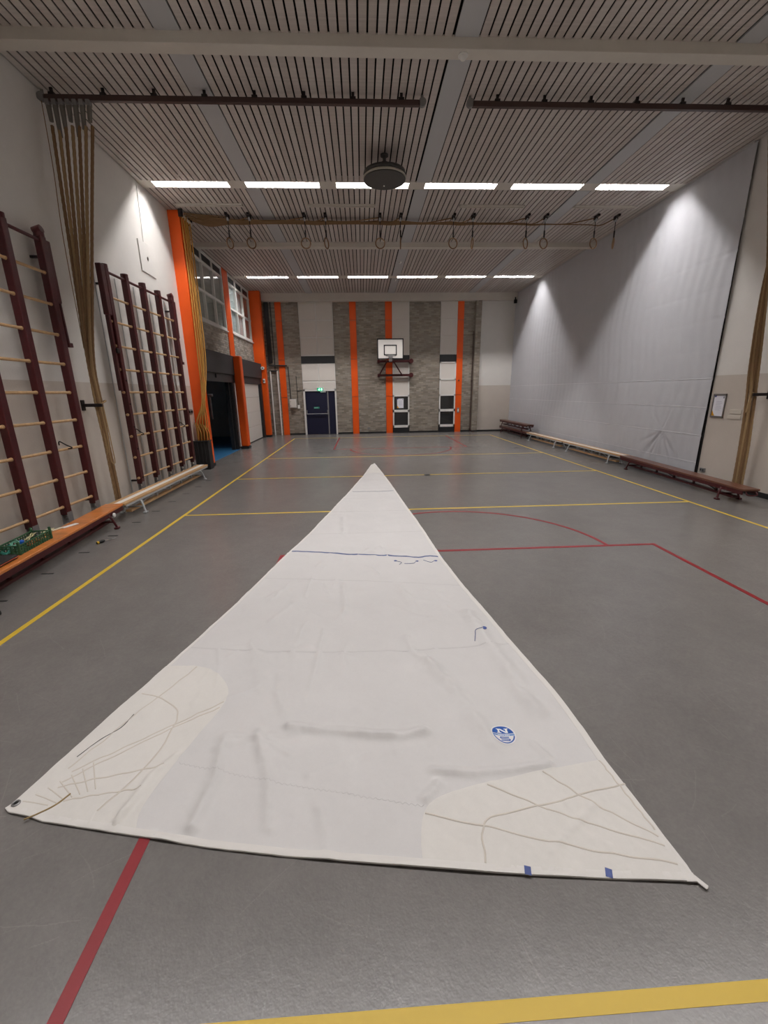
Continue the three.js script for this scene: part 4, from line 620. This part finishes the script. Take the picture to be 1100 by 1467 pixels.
{
  const sail = thing('sail', 'large white triangular sail spread flat on the gym floor', 'sail'), nu = 180, nv = 420, pos = [], idx = [], uv = [];
  for (let j = 0; j <= nv; j++) for (let i = 0; i <= nu; i++) { const t = (j / nv) ** 1.8, [x, z] = sailXZ(i / nu, t); pos.push(x, lift(x, z), z); uv.push(x, z); }
  const W = nu + 1; for (let j = 0; j < nv; j++) for (let i = 0; i < nu; i++) { const a = j * W + i, b = a + 1, c = a + W, d = c + 1; idx.push(a, b, c, b, d, c); }
  const edge = []; for (let i = 0; i <= nu; i++) edge.push(i); for (let j = 1; j <= nv; j++) edge.push(j * W + nu); for (let i = nu - 1; i >= 0; i--) edge.push(nv * W + i); for (let j = nv - 1; j > 0; j--) edge.push(j * W);
  const base = pos.length / 3; for (const e of edge) { pos.push(pos[3 * e], pos[3 * e + 1] - 0.004, pos[3 * e + 2]); uv.push(uv[2 * e], uv[2 * e + 1]); }
  edge.forEach((e, k) => { const k2 = (k + 1) % edge.length; idx.push(e, base + k, edge[k2], edge[k2], base + k, base + k2); });
  const g = new THREE.BufferGeometry(); g.setAttribute('position', new THREE.Float32BufferAttribute(pos, 3)); g.setAttribute('uv', new THREE.Float32BufferAttribute(uv, 2)); g.setIndex(idx); g.computeVertexNormals();
  const cloth = new THREE.MeshStandardMaterial({ map: tint(512, nMix, [216, 214, 213], 0.02, 0.7, 0.7), roughness: 0.6, bumpMap: fineBump(4), bumpScale: 0.0003 });
  obj('cloth', g, cloth, sail);
  const patchMat = new THREE.MeshStandardMaterial({ map: tint(512, nMix, [225, 222, 217], 0.025, 0.9, 0.9), roughness: 0.6 }), tape = std(0xe2dfdb, 0.6), stitch = std(0xd6cfc5, 0.9), seamM = std(0xd0cecd, 0.8), navyLine = std(0x53608c, 0.7), blue = std(0x4a5a94, 0.6);
  function ribbon(name, pts, w, up, m, step = 0.03, parent = sail) {   // a strip following the cloth
    const P = poly(pts); let T = 0; for (let i = 1; i < pts.length; i++) T += Math.hypot(pts[i][0] - pts[i - 1][0], pts[i][1] - pts[i - 1][1]);
    if (up > 0.004) up += 0.0003; const n = Math.max(3, Math.round(T / step)), po = [], id = [];
    for (let i = 0; i <= n; i++) { const [x, z] = P(i / n), [x2, z2] = P(Math.min(1, (i + 0.5) / n)), [x1, z1] = P(Math.max(0, (i - 0.5) / n)), L = Math.hypot(x2 - x1, z2 - z1) || 1, nx = -(z2 - z1) / L * w / 2, nzz = (x2 - x1) / L * w / 2; for (const s of [-1, 1]) po.push(x + s * nx, lift(x + s * nx, z + s * nzz) + up, z + s * nzz); po.push(x - nx, lift(x - nx, z - nzz) - 0.001, z - nzz, x + nx, lift(x + nx, z + nzz) - 0.001, z + nzz); }
    for (let i = 0; i < n; i++) { const a = i * 4, b = a + 4; id.push(a, a + 1, b, a + 1, b + 1, b, a, b, a + 2, b, b + 2, a + 2, a + 1, a + 3, b + 1, b + 1, a + 3, b + 3); }
    const q = new THREE.BufferGeometry(); q.setAttribute('position', new THREE.Float32BufferAttribute(po, 3)); q.setIndex(id); q.computeVertexNormals(); return obj(name, q, m, parent);
  }
  const smooth = (p) => new THREE.CatmullRomCurve3(p.map(([x, z]) => V(x, 0, z))).getPoints(40).map((q, i) => [q.x + 0.003 * Math.sin(i * 0.9), q.z + 0.003 * Math.cos(i * 0.7)]);
  function patch(name, C, rim, up, m) {     // corner reinforcement: rays from the corner to its outline
    const P = poly(new THREE.CatmullRomCurve3(rim.map(([x, z]) => V(x, 0, z))).getPoints(60).map((q) => [q.x, q.z])), n = 150, k = 60, po = [], id = [], u = [];
    for (let i = 0; i <= n; i++) { const [bx_, bz] = P(i / n); for (let j = 0; j <= k; j++) { const r = j / k, x = C[0] + (bx_ - C[0]) * r, z = C[1] + (bz - C[1]) * r; po.push(x, lift(x, z) + (j === k ? 0.001 : up), z); u.push(x, z); } }
    for (let i = 0; i < n; i++) for (let j = 0; j < k; j++) { const a = i * (k + 1) + j, b = a + k + 1; id.push(a, b, a + 1, a + 1, b, b + 1); }
    const q = new THREE.BufferGeometry(); q.setAttribute('position', new THREE.Float32BufferAttribute(po, 3)); q.setAttribute('uv', new THREE.Float32BufferAttribute(u, 2)); q.setIndex(id); q.computeVertexNormals();
    const nn = q.attributes.normal; let up_ = 0; for (let i = 0; i < nn.count; i++) up_ += nn.getY(i); if (up_ < 0) { const r = []; for (let i = 0; i < id.length; i += 3) r.push(id[i], id[i + 2], id[i + 1]); q.setIndex(r); q.computeVertexNormals(); }
    return obj(name, q, m, sail);
  }
  const clewRim = [[-1.47, -2.72], [-1.204, -2.693], [-1.06, -2.6], [-0.96, -2.47], [-0.927, -2.38], [-0.932, -2.27], [-1.045, -1.883], [-1.1, -1.6], [-1.07, -1.485]];
  patch('clew_patch', [-1.752, -1.648], clewRim, 0.0024, patchMat);
  patch('clew_inner_patch', [-1.752, -1.648], [[-1.51, -2.45], [-1.34, -2.367], [-1.195, -2.245], [-1.167, -2.139], [-1.183, -1.888], [-1.3, -1.6], [-1.29, -1.53]], 0.0034, patchMat);
  const tackRim = [[1.226, -1.742], [0.85, -1.689], [0.433, -1.612], [0.293, -1.565], [0.238, -1.508], [0.207, -1.397], [0.198, -1.275]];
  patch('tack_patch', [1.268, -1.156], tackRim, 0.0024, patchMat);
  patch('tack_inner_patch', [1.268, -1.156], [[1.244, -1.585], [0.956, -1.536], [0.738, -1.495], [0.547, -1.463], [0.502, -1.436], [0.473, -1.367], [0.455, -1.255]], 0.0034, patchMat);
  patch('head_patch', [0.25, -11.42], [[0.04, -10.0], [0.2, -10.1], [0.43, -10.1]], 0.0016, patchMat);
  // hems
  const inset = (p, d, s) => p.map(([x, z], i) => { const a = p[Math.max(0, i - 1)], b = p[Math.min(p.length - 1, i + 1)], L = Math.hypot(b[0] - a[0], b[1] - a[1]); return [x + s * d * -(b[1] - a[1]) / L, z + s * d * (b[0] - a[0]) / L]; });
  ribbon('leech_tape', inset(LE, 0.014, 1), 0.026, 0.003, tape); ribbon('luff_tape', inset(LU, 0.02, -1), 0.038, 0.0032, tape); ribbon('foot_tape', inset(FO, 0.016, -1), 0.03, 0.0034, tape);
  // panel seams and stitching
  for (const p of [[[-1.38, -2.95], [-0.6, -2.82], [0.3, -2.78], [1.09, -2.82]], [[-1.08, -4.2], [0.1, -4.02], [0.94, -3.86]], [[-0.8, -5.62], [0.0, -5.6], [0.82, -5.6]], [[-0.58, -6.75], [0.1, -6.7], [0.74, -6.72]], [[-0.42, -7.6], [0.66, -7.55]], [[-0.28, -8.45], [0.6, -8.4]], [[-0.12, -9.3], [0.5, -9.3]]]) ribbon('panel_seam', p, 0.014, 0.0012, seamM, 0.05);
  const zig = (a, n) => { const P = poly(a), out = []; for (let i = 0; i <= n; i++) { const [x, z] = P(i / n); out.push([x, z + (i % 2 ? 0.008 : -0.008)]); } return out; };
  ribbon('stitch_row', zig([[-1.03, -1.86], [-0.47, -1.7], [-0.12, -1.62], [0.24, -1.535]], 90), 0.004, 0.0012, seamM, 0.015);
  for (const p of [[[1.242, -1.218], [0.9, -1.3], [0.243, -1.497]], [[1.242, -1.294], [0.9, -1.44], [0.572, -1.625]], [[1.242, -1.334], [1.05, -1.49], [0.877, -1.682]], [[1.246, -1.362], [1.22, -1.55], [1.2, -1.73]], [[1.249, -1.591], [0.956, -1.536], [0.738, -1.495], [0.547, -1.463], [0.502, -1.436], [0.473, -1.367], [0.46, -1.262]]]) ribbon('tack_stitching', smooth(p), 0.008, 0.0044, stitch, 0.02);
  for (const p of [[[-1.6, -1.86], [-1.24, -2.69]], [[-1.57, -1.84], [-0.93, -2.31]], [[-1.58, -1.78], [-1.15, -2.12], [-0.94, -2.26]], [[-1.5, -1.67], [-1.154, -1.719]], [[-1.5, -2.43], [-1.34, -2.367], [-1.195, -2.245], [-1.167, -2.139], [-1.183, -1.888], [-1.3, -1.6]], [[-1.58, -1.75], [-1.1, -1.85]]]) ribbon('clew_stitching', smooth(p), 0.008, 0.0044, stitch, 0.02);
  for (let k = 0; k < 7; k++) ribbon('clew_quilting', [[-1.7 + k * 0.035, -1.68 - k * 0.035], [-1.56 + k * 0.03, -1.62 - k * 0.012 - 0.03]], 0.006, 0.0038, stitch, 0.02);
  ribbon('draft_stripe', [[-0.93, -4.97], [-0.55, -4.89], [-0.21, -4.8], [0.3, -4.72], [0.62, -4.64], [0.76, -4.68], [0.9, -4.63]], 0.028, 0.0016, navyLine); ribbon('draft_stripe', [[-0.24, -8.16], [0.2, -8.13], [0.6, -8.16]], 0.03, 0.0014, std(0x8d8f98, 0.8));
  for (const [x, z, r, tail] of [[0.943, -3.021, 0.022, [[0.93, -3.02], [0.87, -3.0], [0.85, -2.94], [0.827, -2.864]]], [0.335, -4.56, 0.018, [[0.345, -4.55], [0.4, -4.49], [0.37, -4.44]]], [0.585, -4.53, 0.016, [[0.57, -4.53], [0.54, -4.47], [0.43, -4.46]]], [0.8, -4.52, 0.018, [[0.78, -4.52], [0.74, -4.48], [0.66, -4.55]]]]) {
    const y = lift(x, z), o = obj('telltale', new THREE.CylinderGeometry(r, r, 0.002, 20).translate(x, y + 0.002, z), blue, sail); obj('telltale_yarn', tube(tail.map(([a, b]) => V(a, lift(a, b) + 0.003, b)), 0.0028, 30, 5), navyLine, o);
  }
  for (const [a, b] of [[[0.626, -1.246], [0.617, -1.213]], [[0.953, -1.219], [0.938, -1.186]]]) ribbon('foot_mark', [a, b], 0.026, 0.0042, blue, 0.01);
  // clew eyelet, cords, tack strap
  const ey = lift(-1.722, -1.668), tor = new THREE.TorusGeometry(0.014, 0.005, 10, 24); tor.rotateX(Math.PI / 2); tor.translate(-1.722, ey + 0.006, -1.668); const gr = obj('eyelet', tor, M.steel, sail); obj('eyelet_hole', new THREE.CylinderGeometry(0.011, 0.011, 0.002, 18).translate(-1.722, ey + 0.003, -1.668), M.black, gr);
  obj('leech_cord', tube([[-1.449, -2.23], [-1.472, -2.13], [-1.542, -2.05], [-1.602, -1.931]].map(([x, z]) => V(x, lift(x, z) + 0.004, z)), 0.0026, 40, 5), std(0x4a4d4f, 0.8), sail);
  obj('leech_cord', tube([[-1.491, -1.706], [-1.525, -1.65], [-1.58, -1.605], [-1.62, -1.58]].map(([x, z]) => V(x, lift(x, z) + 0.005, z)), 0.004, 40, 6), std(0xa08a60, 0.9), sail);
  obj('tack_strap', rbx(-0.01, 0.01, 0, 0.006, -0.04, 0.025, 0.003, 1), tape, sail).position.set(1.287, 0.008, -1.148);
  sail.children[sail.children.length - 1].rotation.y = 0.55;
  // round maker's emblem
  const cv = document.createElement('canvas'); cv.width = cv.height = 512; const c = cv.getContext('2d');
  c.fillStyle = '#e9e7e6'; c.fillRect(0, 0, 512, 512); c.save(); c.beginPath(); c.arc(256, 256, 230, 0, 7); c.clip(); c.fillStyle = '#1d55a8'; c.fillRect(0, 0, 512, 512); c.fillStyle = '#e9e7e6'; c.beginPath(); c.arc(256, 256, 204, 0, Math.PI); c.fill(); c.fillStyle = '#e9e7e6'; c.fillRect(0, 232, 512, 12); c.fillStyle = '#6f92c4'; c.fillRect(0, 244, 512, 46); c.fillStyle = '#e9e7e6'; c.fillRect(0, 290, 512, 8);
  c.fillStyle = '#f4f4f2'; c.font = 'bold 40px sans-serif'; c.textAlign = 'center'; c.textBaseline = 'middle'; c.fillText('NORTH SAILS', 256, 268, 400);
  c.restore(); c.fillStyle = '#f4f4f2';    // slab letters
  for (const q of [[[140, 92, 232, 92, 330, 176, 330, 112, 306, 112, 306, 92, 396, 92, 396, 112, 372, 112, 372, 212, 318, 212, 204, 116, 204, 192, 232, 192, 232, 212, 140, 212, 140, 192, 166, 192, 166, 112, 140, 112]]][0]) { c.beginPath(); for (let i = 0; i < q.length; i += 2) i ? c.lineTo(q[i], q[i + 1]) : c.moveTo(q[i], q[i + 1]); c.fill(); }
  c.strokeStyle = '#1d55a8'; c.lineWidth = 26; c.lineJoin = 'round'; c.beginPath(); c.moveTo(352, 326); c.lineTo(190, 326); c.quadraticCurveTo(166, 326, 168, 346); c.quadraticCurveTo(170, 364, 196, 366); c.lineTo(320, 372); c.quadraticCurveTo(352, 374, 352, 392); c.quadraticCurveTo(352, 412, 326, 412); c.lineTo(166, 412); c.stroke();
  const ct = new THREE.CanvasTexture(cv); ct.colorSpace = THREE.SRGBColorSpace;
  const dg = new THREE.CircleGeometry(0.07, 48, 0, Math.PI * 2), seg = [], R = 0.07, ex = 0.751, ez = -1.936; dg.dispose();
  const po = [], id = [], u = []; for (let j = 0; j <= 10; j++) for (let i = 0; i < 48; i++) { const a = i / 48 * Math.PI * 2, r = R * j / 10, x = ex + Math.cos(a) * r, z = ez - Math.sin(a) * r; po.push(x, lift(x, z) + 0.0018, z); u.push(0.5 + Math.cos(a) * j / 20, 0.5 + Math.sin(a) * j / 20); }
  for (let j = 0; j < 10; j++) for (let i = 0; i < 48; i++) { const a = j * 48 + i, b = j * 48 + (i + 1) % 48; id.push(a, a + 48, b, b, a + 48, b + 48); }
  const eg = new THREE.BufferGeometry(); eg.setAttribute('position', new THREE.Float32BufferAttribute(po, 3)); eg.setAttribute('uv', new THREE.Float32BufferAttribute(u, 2)); eg.setIndex(id); eg.computeVertexNormals();
  obj('emblem', eg, std(0xffffff, 0.5, { map: ct }), sail).userData.label = 'round blue and white emblem with letters';
}
scene.traverse((o) => { if (o.isMesh) { o.castShadow = true; o.receiveShadow = true; } });
renderer.render(scene, camera);
